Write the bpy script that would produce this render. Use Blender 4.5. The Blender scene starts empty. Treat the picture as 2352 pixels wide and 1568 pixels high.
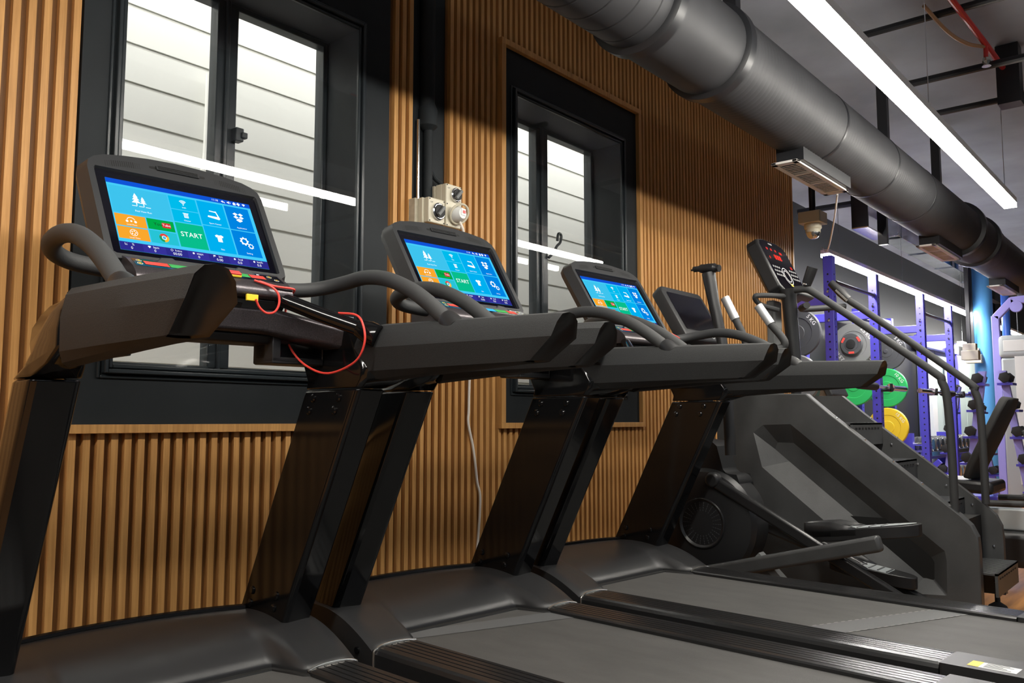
import bpy, math, random
from mathutils import Vector, Matrix
random.seed(7)
SC = bpy.context.scene
COL = SC.collection
PI = math.pi

# ------------------------------------------------------------------ materials
def mat(name, col, rough=.5, metal=0., spec=.5, noise=None, bump=0., bscale=200., coat=0., emit=None, est=0.):
    m = bpy.data.materials.new(name); m.use_nodes = True
    nt = m.node_tree; b = nt.nodes['Principled BSDF']
    b.inputs['Base Color'].default_value = (*col, 1); b.inputs['Roughness'].default_value = rough
    b.inputs['Metallic'].default_value = metal; b.inputs['Specular IOR Level'].default_value = spec
    if coat: b.inputs['Coat Weight'].default_value = coat; b.inputs['Coat Roughness'].default_value = .08
    if emit: b.inputs['Emission Color'].default_value = (*emit, 1); b.inputs['Emission Strength'].default_value = est
    tc = nt.nodes.new('ShaderNodeTexCoord')
    if noise:
        sc, amt, stretch = noise
        mp = nt.nodes.new('ShaderNodeMapping'); mp.inputs['Scale'].default_value = stretch
        n = nt.nodes.new('ShaderNodeTexNoise'); n.inputs['Scale'].default_value = sc; n.inputs['Detail'].default_value = 5
        r = nt.nodes.new('ShaderNodeValToRGB')
        r.color_ramp.elements[0].position = .3; r.color_ramp.elements[1].position = .72
        r.color_ramp.elements[0].color = (*[c*(1-amt) for c in col], 1); r.color_ramp.elements[1].color = (*[min(1, c*(1+amt)) for c in col], 1)
        nt.links.new(tc.outputs['Object'], mp.inputs['Vector']); nt.links.new(mp.outputs['Vector'], n.inputs['Vector'])
        nt.links.new(n.outputs['Fac'], r.inputs['Fac']); nt.links.new(r.outputs['Color'], b.inputs['Base Color'])
    if bump:
        n2 = nt.nodes.new('ShaderNodeTexNoise'); n2.inputs['Scale'].default_value = bscale; n2.inputs['Detail'].default_value = 3
        bp = nt.nodes.new('ShaderNodeBump'); bp.inputs['Strength'].default_value = bump; bp.inputs['Distance'].default_value = .002
        nt.links.new(tc.outputs['Object'], n2.inputs['Vector']); nt.links.new(n2.outputs['Fac'], bp.inputs['Height'])
        nt.links.new(bp.outputs['Normal'], b.inputs['Normal'])
    return m
def srgb(r, g, b):
    f = lambda c: (c/255/12.92) if c/255 <= .04045 else ((c/255+.055)/1.055)**2.4
    return (f(r), f(g), f(b))
def emis(name, col, st=1.0):
    m = bpy.data.materials.new(name); m.use_nodes = True; nt = m.node_tree; nt.nodes.clear()
    e = nt.nodes.new('ShaderNodeEmission'); o = nt.nodes.new('ShaderNodeOutputMaterial')
    e.inputs['Color'].default_value = (*col, 1); e.inputs['Strength'].default_value = st
    nt.links.new(e.outputs[0], o.inputs[0]); return m
def wood(name, base, dark, xs=48.):
    m = bpy.data.materials.new(name); m.use_nodes = True; nt = m.node_tree; b = nt.nodes['Principled BSDF']
    tc = nt.nodes.new('ShaderNodeTexCoord')
    mp = nt.nodes.new('ShaderNodeMapping'); mp.inputs['Scale'].default_value = (xs, 30, 1.6)
    n = nt.nodes.new('ShaderNodeTexNoise'); n.inputs['Scale'].default_value = 3.; n.inputs['Detail'].default_value = 7; n.inputs['Roughness'].default_value = .6
    mp2 = nt.nodes.new('ShaderNodeMapping'); mp2.inputs['Scale'].default_value = (24.27, 0, .15)
    n2 = nt.nodes.new('ShaderNodeTexNoise'); n2.inputs['Scale'].default_value = 1.3; n2.inputs['Detail'].default_value = 1
    r = nt.nodes.new('ShaderNodeValToRGB'); r.color_ramp.elements[0].position = .33; r.color_ramp.elements[1].position = .66
    r.color_ramp.elements[0].color = (*dark, 1); r.color_ramp.elements[1].color = (*base, 1)
    mx = nt.nodes.new('ShaderNodeMix'); mx.data_type = 'RGBA'; mx.blend_type = 'MULTIPLY'; mx.inputs['Factor'].default_value = .7
    r2 = nt.nodes.new('ShaderNodeValToRGB'); r2.color_ramp.elements[0].position = .3; r2.color_ramp.elements[1].position = .7
    r2.color_ramp.elements[0].color = (.78, .74, .70, 1); r2.color_ramp.elements[1].color = (1, 1, 1, 1)
    L = nt.links.new
    L(tc.outputs['Object'], mp.inputs[0]); L(mp.outputs[0], n.inputs['Vector']); L(n.outputs['Fac'], r.inputs[0])
    L(tc.outputs['Object'], mp2.inputs[0]); L(mp2.outputs[0], n2.inputs['Vector']); L(n2.outputs['Fac'], r2.inputs[0])
    L(r.outputs[0], mx.inputs['A']); L(r2.outputs[0], mx.inputs['B']); L(mx.outputs['Result'], b.inputs['Base Color'])
    b.inputs['Roughness'].default_value = .5; b.inputs['Specular IOR Level'].default_value = .3
    return m
def pane_mat(name, tint=(1, 1, 1)):
    m = bpy.data.materials.new(name); m.use_nodes = True; nt = m.node_tree; nt.nodes.clear()
    t = nt.nodes.new('ShaderNodeBsdfTransparent'); t.inputs[0].default_value = (*tint, 1)
    g = nt.nodes.new('ShaderNodeBsdfGlossy'); g.inputs['Roughness'].default_value = .0
    lw = nt.nodes.new('ShaderNodeLayerWeight'); lw.inputs['Blend'].default_value = .5
    pw = nt.nodes.new('ShaderNodeMath'); pw.operation = 'POWER'; pw.inputs[1].default_value = 5; nt.links.new(lw.outputs['Facing'], pw.inputs[0])
    f = nt.nodes.new('ShaderNodeMath'); f.operation = 'MULTIPLY_ADD'; f.inputs[1].default_value = .96; f.inputs[2].default_value = .035; nt.links.new(pw.outputs[0], f.inputs[0])
    mx = nt.nodes.new('ShaderNodeMixShader'); o = nt.nodes.new('ShaderNodeOutputMaterial')
    nt.links.new(f.outputs[0], mx.inputs[0]); nt.links.new(t.outputs[0], mx.inputs[1]); nt.links.new(g.outputs[0], mx.inputs[2]); nt.links.new(mx.outputs[0], o.inputs[0])
    return m

M = {}
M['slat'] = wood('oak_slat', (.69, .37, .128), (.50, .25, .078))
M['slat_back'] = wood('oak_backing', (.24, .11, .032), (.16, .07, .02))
M['paint'] = mat('charcoal_paint', (.018, .0215, .024), .6, spec=.2, noise=(6, .12, (1, 1, 1)), bump=.25, bscale=40)
M['paint_gloss'] = mat('charcoal_gloss_paint', (.024, .030, .034), .28, spec=.35, bump=.3, bscale=25)
M['ceiling'] = mat('ceiling_black', (.25, .262, .30), .75, noise=(1.5, .25, (1, 1, 1)))
M['navy'] = mat('wall_black_blue', (.006, .007, .009), .6)
M['floor'] = mat('floor_oak', (.42, .20, .065), .35, noise=(3, .35, (1, 9, 1)))
M['unseen_floor_dark'] = mat('low_bounce_floor', (.035, .036, .038), .7, noise=(60, .3, (1, 1, 1)))  # invented dark surface for the unseen floor, lowers bounce onto the wall
M['duct'] = mat('duct_black', (.040, .041, .045), .58, spec=.35, noise=(4, .15, (1, 1, 1)))
M['duct_edge'] = mat('duct_flange_black', (.015, .016, .019), .4)
M['white'] = mat('white_siding', (.78, .79, .74), .6)
M['groove'] = mat('siding_groove', (.60, .60, .55), .7)
M['white_metal'] = mat('white_grille', (.88, .85, .80), .5)
M['cream'] = mat('cream_plastic', (.62, .57, .44), .4)
M['cream_side'] = mat('cream_plastic_old', (.50, .45, .34), .5, noise=(30, .2, (1, 1, 1)))
M['glass'] = pane_mat('clear_pane')
M['led'] = emis('led_diffuser', (1, .955, .87), 78.)
M['led_rack'] = emis('led_diffuser_cool', (1, .97, .93), 115.)
M['led_far'] = emis('led_diffuser_dim', (.86, .92, 1), 14.)
M['black'] = mat('black_plastic', (.017, .017, .018), .38, bump=.12, bscale=900)
M['hood'] = mat('hood_plastic', (.026, .026, .027), .36, bump=.10, bscale=1200)
M['gloss'] = mat('gloss_black', (.006, .006, .0065), .11)
M['grip'] = mat('arm_foam', (.018, .019, .020), .75, noise=(420, .35, (1, 1, 1)), bump=.5, bscale=700)
M['armcap'] = mat('arm_tip_black', (.012, .011, .011), .3)
M['foam'] = mat('bar_foam', (.035, .036, .037), .62, bump=.3, bscale=900)
M['rail'] = mat('rail_black', (.030, .030, .031), .27, metal=.35)
M['belt'] = mat('running_belt', (.080, .078, .074), .62, noise=(5, .14, (3, 1, 1)), bump=.6, bscale=620)
M['belt_strip'] = mat('belt_strip', (.12, .122, .124), .6, bump=.5, bscale=620)
M['stitch'] = mat('stitch_grey', (.30, .29, .27), .7)
M['silver'] = mat('silver_strip', (.62, .60, .56), .25, metal=.9)
M['graphite'] = mat('graphite_metallic', (.085, .075, .080), .32, metal=.6, noise=(600, .5, (1, 1, 1)))
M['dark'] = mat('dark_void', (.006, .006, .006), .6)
M['steel'] = mat('chrome', (.75, .75, .76), .18, metal=1.)
M['satin'] = mat('satin_grip', (.42, .43, .44), .42, metal=.5)
M['screen_black'] = mat('screen_bezel', (.003, .003, .006), .09)
M['casing'] = mat('console_casing', (.030, .031, .033), .42, bump=.15, bscale=1100)
M['blue'] = mat('rack_blue', (.085, .075, .56), .35)
M['violet'] = mat('frame_violet', (.36, .33, .80), .4)
M['stair'] = mat('stair_panel_black', (.060, .061, .062), .45, noise=(7, .18, (1, 1, 1)), bump=.2, bscale=300)
M['bright_edge'] = mat('panel_edge', (.045, .046, .046), .28, metal=.3)
M['red'] = mat('red_paint', (.62, .035, .03), .4)
M['redcord'] = mat('red_cord', (.80, .06, .045), .5)
M['yellow'] = mat('yellow_plastic', (.85, .62, .03), .4)
M['plate_grey'] = mat('plate_grey', (.17, .175, .175), .6)
M['plate_black'] = mat('plate_black', (.055, .058, .062), .55)
M['plate_green'] = mat('plate_green', (.02, .42, .10), .5)
M['plate_yellow'] = mat('plate_yellow', (.80, .55, .02), .5)
M['print'] = mat('print_white', (.8, .8, .8), .6)
M['skyblue'] = mat('column_blue_lit', (.12, .42, .86), .4)  # blue column, the glow of blue light on it put into the colour
M['deepblue'] = mat('pipe_blue', (.05, .16, .62), .4)
M['grey'] = mat('machine_grey', (.42, .45, .46), .4)
M['offwhite'] = mat('machine_white', (.74, .74, .72), .4)
M['panel_green'] = mat('mirror_panel', (.42, .50, .48), .25)
M['orange'] = mat('orange_plastic', (.75, .20, .02), .45)
M['galv'] = mat('galvanised', (.62, .66, .72), .12, metal=1., noise=(9, .2, (1, 1, 1)))
M['copper'] = mat('wood_post', (.42, .24, .12), .5)
M['cordwhite'] = mat('white_cord', (.78, .72, .65), .5)
M['clear'] = pane_mat('clear_plastic')
M['green_sign'] = emis('sign_green', srgb(20, 170, 110), 1.2)
M['rubber'] = mat('rubber', (.02, .02, .02), .8)

# ------------------------------------------------------------------ mesh builder
class MB:
    def __init__(s): s.v = []; s.f = []; s.m = []; s.mats = []
    def _mi(s, mt):
        if mt not in s.mats: s.mats.append(mt)
        return s.mats.index(mt)
    def add(s, vs, fs, mt='black', flip=False):
        o = len(s.v); s.v += [tuple(p) for p in vs]; k = s._mi(mt)
        for f in fs: s.f.append([o+i for i in (reversed(f) if flip else f)]); s.m.append(k)
        return s
    def box(s, x0, x1, y0, y1, z0, z1, mt='black'):
        vs = [(x, y, z) for z in (z0, z1) for y in (y0, y1) for x in (x0, x1)]
        return s.add(vs, [(0, 2, 3, 1), (4, 5, 7, 6), (0, 1, 5, 4), (2, 6, 7, 3), (0, 4, 6, 2), (1, 3, 7, 5)], mt)
    def obox(s, c, ax, ay, az, mt='black'):   # oriented box, half-axis vectors
        c, ax, ay, az = map(Vector, (c, ax, ay, az))
        vs = [c+i*ax+j*ay+k*az for k in (-1, 1) for j in (-1, 1) for i in (-1, 1)]
        return s.add(vs, [(0, 2, 3, 1), (4, 5, 7, 6), (0, 1, 5, 4), (2, 6, 7, 3), (0, 4, 6, 2), (1, 3, 7, 5)], mt)
    def bar(s, p0, p1, w, h, mt='black', up=(0, 0, 1)):  # square bar between points
        p0, p1 = Vector(p0), Vector(p1); d = (p1-p0); L = d.length; d.normalize()
        u = Vector(up); sd = d.cross(u)
        if sd.length < 1e-4: sd = d.cross(Vector((1, 0, 0)))
        sd.normalize(); u = sd.cross(d)
        return s.obox((p0+p1)/2, d*L/2, sd*w/2, u*h/2, mt)
    def prism(s, poly, axis, a, b, mt='black', cap=None):
        def P(p, t): return {'x': (t, p[0], p[1]), 'y': (p[0], t, p[1]), 'z': (p[0], p[1], t)}[axis]
        n = len(poly); vs = [P(p, a) for p in poly]+[P(p, b) for p in poly]
        s.add(vs, [(i, (i+1) % n, n+(i+1) % n, n+i) for i in range(n)], mt)
        s.add(vs, [tuple(reversed(range(n))), tuple(range(n, 2*n))], cap or mt); return s
    def loft(s, rings, mt='black', cap0=True, cap1=True, closed=True):
        n = len(rings[0]); vs = [p for r in rings for p in r]; fs = []
        for k in range(len(rings)-1):
            for i in range(n if closed else n-1):
                j = (i+1) % n; fs.append((k*n+i, k*n+j, (k+1)*n+j, (k+1)*n+i))
        if cap0: fs.append(tuple(reversed(range(n))))
        if cap1: fs.append(tuple(range((len(rings)-1)*n, len(rings)*n)))
        return s.add(vs, fs, mt)
    def tube(s, path, r, n=14, mt='black', smooth=0, sx=1.):
        P = [Vector(p) for p in path]
        if smooth: P = catmull(P, smooth)
        rs = r if isinstance(r, (list, tuple)) else [r]*len(P)
        if len(rs) != len(P): rs = [rs[min(len(rs)-1, int(i*len(rs)/len(P)))] for i in range(len(P))]
        t = (P[1]-P[0]).normalized(); up = Vector((0, 0, 1)) if abs(t.z) < .9 else Vector((1, 0, 0))
        nrm = (up-t*up.dot(t)).normalized(); rings = []
        for i, p in enumerate(P):
            t = (P[min(i+1, len(P)-1)]-P[max(i-1, 0)]).normalized()
            nrm = (nrm-t*nrm.dot(t)).normalized(); b = t.cross(nrm)
            rings.append([p+(nrm*math.cos(a)*sx+b*math.sin(a))*rs[i] for a in [2*PI*k/n for k in range(n)]])
        return s.loft(rings, mt)
    def cyl(s, p0, p1, r, n=20, r2=None, mt='black'):
        return s.tube([p0, p1], [r, r if r2 is None else r2], n, mt)
    def lathe(s, prof, o, axis, n=32, mt='black', mts=None):
        o = Vector(o); ax = Vector(axis).normalized(); u = ax.orthogonal().normalized(); w = ax.cross(u)
        rings = [[o+ax*h+(u*math.cos(2*PI*k/n)+w*math.sin(2*PI*k/n))*r for k in range(n)] for r, h in prof]
        if mts is None: return s.loft(rings, mt)
        for i in range(len(rings)-1): s.loft(rings[i:i+2], mts[i], i == 0, i == len(rings)-2)
        return s
    def ball(s, c, r, n=14, mt='black', sc=(1, 1, 1)):
        c = Vector(c); rings = []
        for i in range(1, n//2):
            a = PI*i/(n//2); rings.append([c+Vector((math.sin(a)*math.cos(2*PI*k/n)*r*sc[0], math.sin(a)*math.sin(2*PI*k/n)*r*sc[1], math.cos(a)*r*sc[2])) for k in range(n)])
        return s.loft(rings, mt)
    def grid(s, fn, nu, nv, mt='black'):
        vs = [fn(i/nu, j/nv) for j in range(nv+1) for i in range(nu+1)]
        return s.add(vs, [(j*(nu+1)+i, j*(nu+1)+i+1, (j+1)*(nu+1)+i+1, (j+1)*(nu+1)+i) for j in range(nv) for i in range(nu)], mt)
    def xf(s, fn): s.v = [tuple(fn(Vector(p))) for p in s.v]; return s
    def build(s, name, parent=None, bevel=0, seg=2, angle=35, recalc=True, sub=0):
        me = bpy.data.meshes.new(name)
        off = Vector((0, 0, 0)); q = parent
        while q is not None: off += q.location; q = q.parent
        me.from_pydata([Vector(p)-off for p in s.v], [], s.f); me.update()
        for k in s.mats: me.materials.append(M[k])
        me.polygons.foreach_set('material_index', s.m)
        if recalc:
            import bmesh
            bm = bmesh.new(); bm.from_mesh(me); bmesh.ops.recalc_face_normals(bm, faces=bm.faces); bm.to_mesh(me); bm.free()
        me.polygons.foreach_set('use_smooth', [True]*len(me.polygons))
        me.set_sharp_from_angle(angle=math.radians(angle))
        o = bpy.data.objects.new(name, me); COL.objects.link(o)
        if parent: o.parent = parent
        if bevel:
            b = o.modifiers.new('bevel', 'BEVEL'); b.width = bevel; b.segments = seg; b.limit_method = 'ANGLE'; b.angle_limit = math.radians(40)
            b.harden_normals = False
        if sub:
            q = o.modifiers.new('sub', 'SUBSURF'); q.levels = sub; q.render_levels = sub
        return o
def catmull(P, k):
    out = []; Q = [P[0]*2-P[1]]+P+[P[-1]*2-P[-2]]
    for i in range(1, len(Q)-2):
        p0, p1, p2, p3 = Q[i-1:i+3]
        for j in range(k):
            t = j/k; out.append(.5*((2*p1)+(p2-p0)*t+(2*p0-5*p1+4*p2-p3)*t*t+(3*p1-p0-3*p2+p3)*t**3))
    out.append(P[-1]); return out
def rrect(x0, x1, z0, z1, r, n=5):
    pts = []
    for cx, cz, a0 in ((x1-r, z1-r, 0), (x0+r, z1-r, 90), (x0+r, z0+r, 180), (x1-r, z0+r, 270)):
        for k in range(n+1):
            a = math.radians(a0+90*k/n); pts.append((cx+r*math.cos(a), cz+r*math.sin(a)))
    return pts
def tag(o, label=None, cat=None, group=None, kind=None):
    if label: o['label'] = label
    if cat: o['category'] = cat
    if group: o['group'] = group
    if kind: o['kind'] = kind
    return o
def thing(name, label, cat, loc, group=None):
    o = bpy.data.objects.new(name, None); COL.objects.link(o); o.location = loc; o.empty_display_size = .1
    return tag(o, label, cat, group)
def kids(o): return [c for c in bpy.data.objects if c.parent == o]
KID = {}
def copy_tree(o, parent=None):
    c = o.copy(); COL.objects.link(c); c.parent = parent
    for ch in kids(o): copy_tree(ch, c)
    return c
def struct(o): o['kind'] = 'structure'; return o
def text_mesh(body, size, align='CENTER'):
    cu = bpy.data.curves.new('t', 'FONT'); cu.body = body; cu.size = size; cu.align_x = align; cu.align_y = 'CENTER'; cu.resolution_u = 2
    ob = bpy.data.objects.new('t', cu); COL.objects.link(ob)
    me = bpy.data.meshes.new_from_object(ob.evaluated_get(bpy.context.evaluated_depsgraph_get()))
    vs = [v.co.copy() for v in me.vertices]; fs = [tuple(p.vertices) for p in me.polygons]
    bpy.data.objects.remove(ob); bpy.data.curves.remove(cu); bpy.data.meshes.remove(me)
    return vs, fs

# ------------------------------------------------------------------ room shell
Y0 = 2.55
ZC = 3.14
def setting():
    struct(MB().box(-3.2, 19, -.12, 3.4, -.1, 0, 'floor').box(-3.2, 19, -6.2, -.12, -.1, 0, 'unseen_floor_dark').build('floor'))  # second box: unseen floor, made dark to cut bounce light
    struct(MB().box(-3.2, 6.5, -6.2, 2.80, ZC, ZC+.15, 'ceiling').box(6.5, 19, -6.2, 3.4, ZC, ZC+.15, 'ceiling').build('ceiling'))
    struct(MB().box(-3.3, -3.1, -6.2, 2.8, 0, ZC, 'paint').build('wall_left'))
    struct(MB().box(-3.2, 19, -6.3, -6.1, 0, ZC, 'paint').build('wall_rear'))
    struct(MB().box(18.5, 18.7, -6.2, 3.4, 0, ZC, 'navy').build('wall_right'))
    struct(MB().box(6.57, 19, 3.25, 3.4, 0, ZC, 'navy').build('wall_back'))
    # main wall: painted masonry with two openings, slats and trims in front
    ops = [(1.19, 2.11, 1.084, 2.457), (3.10, 4.03, 1.075, 2.483)]
    b = MB(); xs = [-3.2, 1.19, 2.11, 3.10, 4.03, 6.55]
    for i in range(5):
        if i in (1, 3):
            o = ops[0] if i == 1 else ops[1]
            b.box(xs[i], xs[i+1], 2.575, 2.80, 0, o[2], 'paint'); b.box(xs[i], xs[i+1], 2.575, 2.80, o[3], ZC, 'paint')
        else: b.box(xs[i], xs[i+1], 2.575, 2.80, 0, ZC, 'paint')
    b.box(6.45, 6.54, 2.80, 3.3, 0, ZC, 'paint')
    w = struct(b.build('wall_front', angle=20))
    # slat cladding
    s = MB(); pitch = .0411; x = 1.0757-pitch*90
    holes = [(1.064, 2.282, .877, 9), (2.967, 4.232, .877, 2.733), (2.418, 2.625, 1.74, 9)]
    x = 1.0757-pitch*84
    while x < 6.56:
        segs = [(0.0, ZC)]; x1 = x+.0208
        for h in holes:
            if x1 > h[0]+.002 and x < h[1]-.002:
                ns = []
                for a, c in segs:
                    if h[2] > a: ns.append((a, min(c, h[2])))
                    if h[3] < c: ns.append((max(a, h[3]), c))
                segs = ns
        for a, c in segs:
            if c-a > .01: s.box(x, x1, Y0, 2.574, a, c, 'slat')
        x += pitch
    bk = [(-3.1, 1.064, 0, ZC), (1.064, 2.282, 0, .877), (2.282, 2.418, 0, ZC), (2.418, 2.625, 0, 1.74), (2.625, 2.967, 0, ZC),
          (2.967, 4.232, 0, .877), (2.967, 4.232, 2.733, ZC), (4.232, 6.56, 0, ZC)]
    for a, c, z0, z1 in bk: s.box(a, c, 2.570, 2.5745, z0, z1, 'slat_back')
    s.box(6.55, 6.57, 2.545, 2.80, 0, ZC, 'slat')
    o = s.build('slat_cladding', w, angle=20); 
    # timber trims
    struct(MB().box(1.064, 2.282, 2.528, 2.575, .877, .903, 'slat').build('trim_1', bevel=.001))
    t = MB(); t.box(2.967, 4.232, 2.528, 2.575, .877, .903, 'slat').box(2.967, 4.232, 2.528, 2.575, 2.704, 2.733, 'slat')
    t.box(2.967, 2.997, 2.528, 2.575, .903, 2.704, 'slat').box(4.202, 4.232, 2.528, 2.575, .903, 2.704, 'slat')
    struct(t.build('trim_2', bevel=.001))
    # windows
    for i, (o, c, mull) in enumerate(((ops[0], (1.064, 2.282, .903, 2.80), (1.612, 1.697)), (ops[1], (2.997, 4.202, .903, 2.704), (3.492, 3.592)))):
        x0, x1, z0, z1 = o
        win = bpy.data.objects.new('window_%d' % (i+1), None); COL.objects.link(win); win.location = ((x0+x1)/2, 2.7, z0); win['kind'] = 'structure'
        k = MB()
        k.box(c[0], x0, 2.552, 2.576, c[2], c[3], 'paint').box(x1, c[1], 2.552, 2.576, c[2], c[3], 'paint')
        k.box(x0, x1, 2.552, 2.576, c[2], z0, 'paint').box(x0, x1, 2.552, 2.576, z1, c[3], 'paint')
        k.build('window_casing', win, angle=20)
        f = MB()
        for j, (d, y) in enumerate(((0, 2.540), (.016, 2.530), (.034, 2.545))):
            e = d+(.013 if j < 2 else .010)
            for (a0, a1, b0, b1) in ((x0-e, x0-d, z0-e, z1+e), (x1+d, x1+e, z0-e, z1+e), (x0-d, x1+d, z0-e, z0-d), (x0-d, x1+d, z1+d, z1+e)):
                f.box(a0, a1, y, 2.555, b0, b1, 'paint_gloss')
        f.build('window_frame', win, bevel=.003)
        sh = MB()
        fw = .022
        sh.box(x0, x0+fw, 2.735, 2.79, z0, z1, 'paint_gloss').box(x1-fw, x1, 2.735, 2.79, z0, z1, 'paint_gloss')
        sh.box(x0, x1, 2.735, 2.79, z0, z0+.02, 'paint_gloss').box(x0, x1, 2.735, 2.79, z1-.022, z1, 'paint_gloss')
        sh.box(mull[0], mull[1], 2.735, 2.79, z0, z1, 'paint_gloss')
        sh.box(mull[0]+.03, mull[0]+.045, 2.722, 2.74, z0, z1, 'paint_gloss')
        sh.build('window_sash', win, bevel=.004)
        MB().box(x0, x1, 2.765, 2.769, z0, z1, 'glass').build('window_pane', win)
        MB().box(x0-.002, x1+.002, 2.5445, 2.5485, z0-.002, z1+.002, 'glass').build('secondary_pane', win)
        hz = MB(); hx = mull[1]; zz = 1.80 if i else 1.93
        if i:
            hz.tube([(hx-.01, 2.725, zz-.02), (hx+.02, 2.715, zz+.01), (hx+.045, 2.71, zz+.05), (hx+.075, 2.71, zz+.075), (hx+.085, 2.71, zz+.115), (hx+.06, 2.71, zz+.12), (hx+.05, 2.71, zz+.08)], .008, 8, 'paint_gloss', smooth=4)
        else:
            hz.box(hx-.02, hx+.012, 2.70, 2.736, zz, zz+.05, 'paint_gloss').box(hx+.0, hx+.022, 2.69, 2.71, zz+.012, zz+.034, 'paint_gloss')
        hz.build('window_latch', win, bevel=.003)
    # exterior light well: boarded white wall with grooves
    e = MB(); z = -.3
    z = 2.276-.1857*14
    while z < 4.6:
        e.box(-1, 12, 3.80, 3.84, z+.018, z+.1857, 'white'); z += .1857
    e.box(-1, 12, 3.807, 3.90, -.4, 4.6, 'groove')
    struct(e.build('exterior_wall', angle=20))
    struct(MB().box(-1, 12, 2.8, 3.9, -.45, -.35, 'white').build('exterior_ground'))
setting()

# exterior conduit seen through the window
tag(MB().tube([(2.17, 3.76, 2.62), (2.17, 3.76, 2.30), (2.155, 3.76, 2.12), (2.08, 3.76, 1.92), (1.98, 3.76, 1.78)], .012, 8, 'white', smooth=5).build('exterior_conduit'),
    'thin white conduit bending down the boarded wall outside the window', 'conduit')

# ------------------------------------------------------------------ treadmill
SO = Vector((0, 2.182, 1.432)); SE = Vector((0, .531, .848)); SN = Vector((0, -.848, .531))
def scr(u, e, n=0.): return Vector((u, 0, 0))+SO+SE*(e*1.15)+SN*n
def UIM(name, r, g, b, st=1.): 
    if name not in M: M[name] = emis(name, srgb(r, g, b), st)
    return name
def make_display(root):
    b = MB(); Z = [.0008]
    def quad(u0, u1, e0, e1, mt, z): b.add([(u0, e0, z), (u1, e0, z), (u1, e1, z), (u0, e1, z)], [(0, 1, 2, 3)], mt)
    def poly(pts, mt, z): b.add([(p[0], p[1], z) for p in pts], [tuple(range(len(pts)))], mt)
    def disc(cu, ce, r, mt, z, n=20, a0=0, a1=360):
        if a1-a0 >= 360: poly([(cu+r*math.cos(2*PI*k/n), ce+r*math.sin(2*PI*k/n)) for k in range(n)], mt, z)
        else: poly([(cu, ce)]+[(cu+r*math.cos(math.radians(a0+(a1-a0)*k/n)), ce+r*math.sin(math.radians(a0+(a1-a0)*k/n))) for k in range(n+1)], mt, z)
    def arc(cu, ce, r0, r1, a0, a1, mt, z, n=18):
        for k in range(n):
            A, B = [math.radians(a0+(a1-a0)*q/n) for q in (k, k+1)]
            poly([(cu+r0*math.cos(A), ce+r0*math.sin(A)), (cu+r1*math.cos(A), ce+r1*math.sin(A)), (cu+r1*math.cos(B), ce+r1*math.sin(B)), (cu+r0*math.cos(B), ce+r0*math.sin(B))], mt, z)
    def txt(s, u, e, size, mt, z, al='CENTER'):
        vs, fs = text_mesh(s, size, al); b.add([(v.x+u, v.y+e, z) for v in vs], fs, mt)
    def gear(cu, ce, r, mt, z, hole):
        pts = []
        for k in range(32):
            a = 2*PI*k/32; rr = r if (k % 4) in (0, 1) else r*.78; pts.append((cu+rr*math.cos(a), ce+rr*math.sin(a)))
        poly(pts, mt, z); disc(cu, ce, r*.5, hole, z+.0002)
    W = UIM('ui_white', 246, 252, 255, 1.15)
    A, B_, C_ = .0006, .0010, .0014
    quad(-.20, .20, -.106, .105, UIM('ui_sky', 70, 205, 250), .0003)
    quad(-.20, .20, .0905, .105, UIM('ui_bar', 16, 84, 215), A)
    tiles = [(-.197, -.045, .003, .084, UIM('ui_cyan', 62, 196, 238)), (-.197, -.12, -.035, -.001, UIM('ui_orange', 250, 168, 45)), (-.197, -.12, -.073, -.038, 'ui_orange'),
             (-.117, -.047, -.033, -.001, UIM('ui_green', 0, 172, 72)), (-.117, -.046, -.073, -.036, UIM('ui_teal', 40, 196, 214)),
             (-.042, .033, .044, .084, UIM('ui_azure', 0, 188, 236)), (-.042, .033, .004, .0415, 'ui_azure'), (-.042, .034, -.073, .001, UIM('ui_mint', 8, 190, 140)),
             (.037, .113, .009, .085, UIM('ui_blue', 0, 176, 240)), (.117, .19, .009, .085, UIM('ui_deep', 0, 132, 226)), (.037, .113, -.073, .006, 'ui_blue'), (.117, .19, -.073, .006, 'ui_deep')]
    for u0, u1, e0, e1, mt in tiles: quad(u0, u1, e0, e1, mt, A)
    # pine trees
    for cu, k in ((-.133, 1.), (-.115, .72)):
        for j, (w, h) in enumerate(((.012, .0), (.0095, .009), (.0065, .017))): poly([(cu-w*k, .040+h*k), (cu+w*k, .040+h*k), (cu, .040+(h+.013)*k)], W, B_)
        quad(cu-.0012, cu+.0012, .032, .042, W, B_)
    for cu in (-.139, -.121, -.104): quad(cu-.007, cu+.006, .0295, .0312, W, B_)
    txt('Real View Run', -.120, .015, .0072, W, B_)
    # headphones, film reel
    arc(-.158, -.019, .0095, .0112, 20, 160, W, B_); disc(-.1685, -.0205, .0034, W, B_); disc(-.1475, -.0205, .0034, W, B_); disc(-.158, -.0195, .0026, W, B_)
    txt('Local Music', -.158, -.030, .0055, W, B_)
    arc(-.158, -.053, .0085, .0098, 0, 360, W, B_, 24)
    for k in range(5): disc(-.158+.005*math.cos(k*1.2566), -.053+.005*math.sin(k*1.2566), .0018, W, B_, 10)
    txt('Local Video', -.158, -.068, .0055, W, B_)
    # video logo tile
    txt('You', -.090, -.016, .013, UIM('ui_ink', 20, 60, 40), B_)
    poly([(p[0]-.068, p[1]-.0165) for p in rrect(-.0115, .0115, -.0075, .0075, .003)], UIM('ui_red', 214, 44, 48), B_); txt('Tube', -.068, -.0165, .0105, W, C_)
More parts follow.
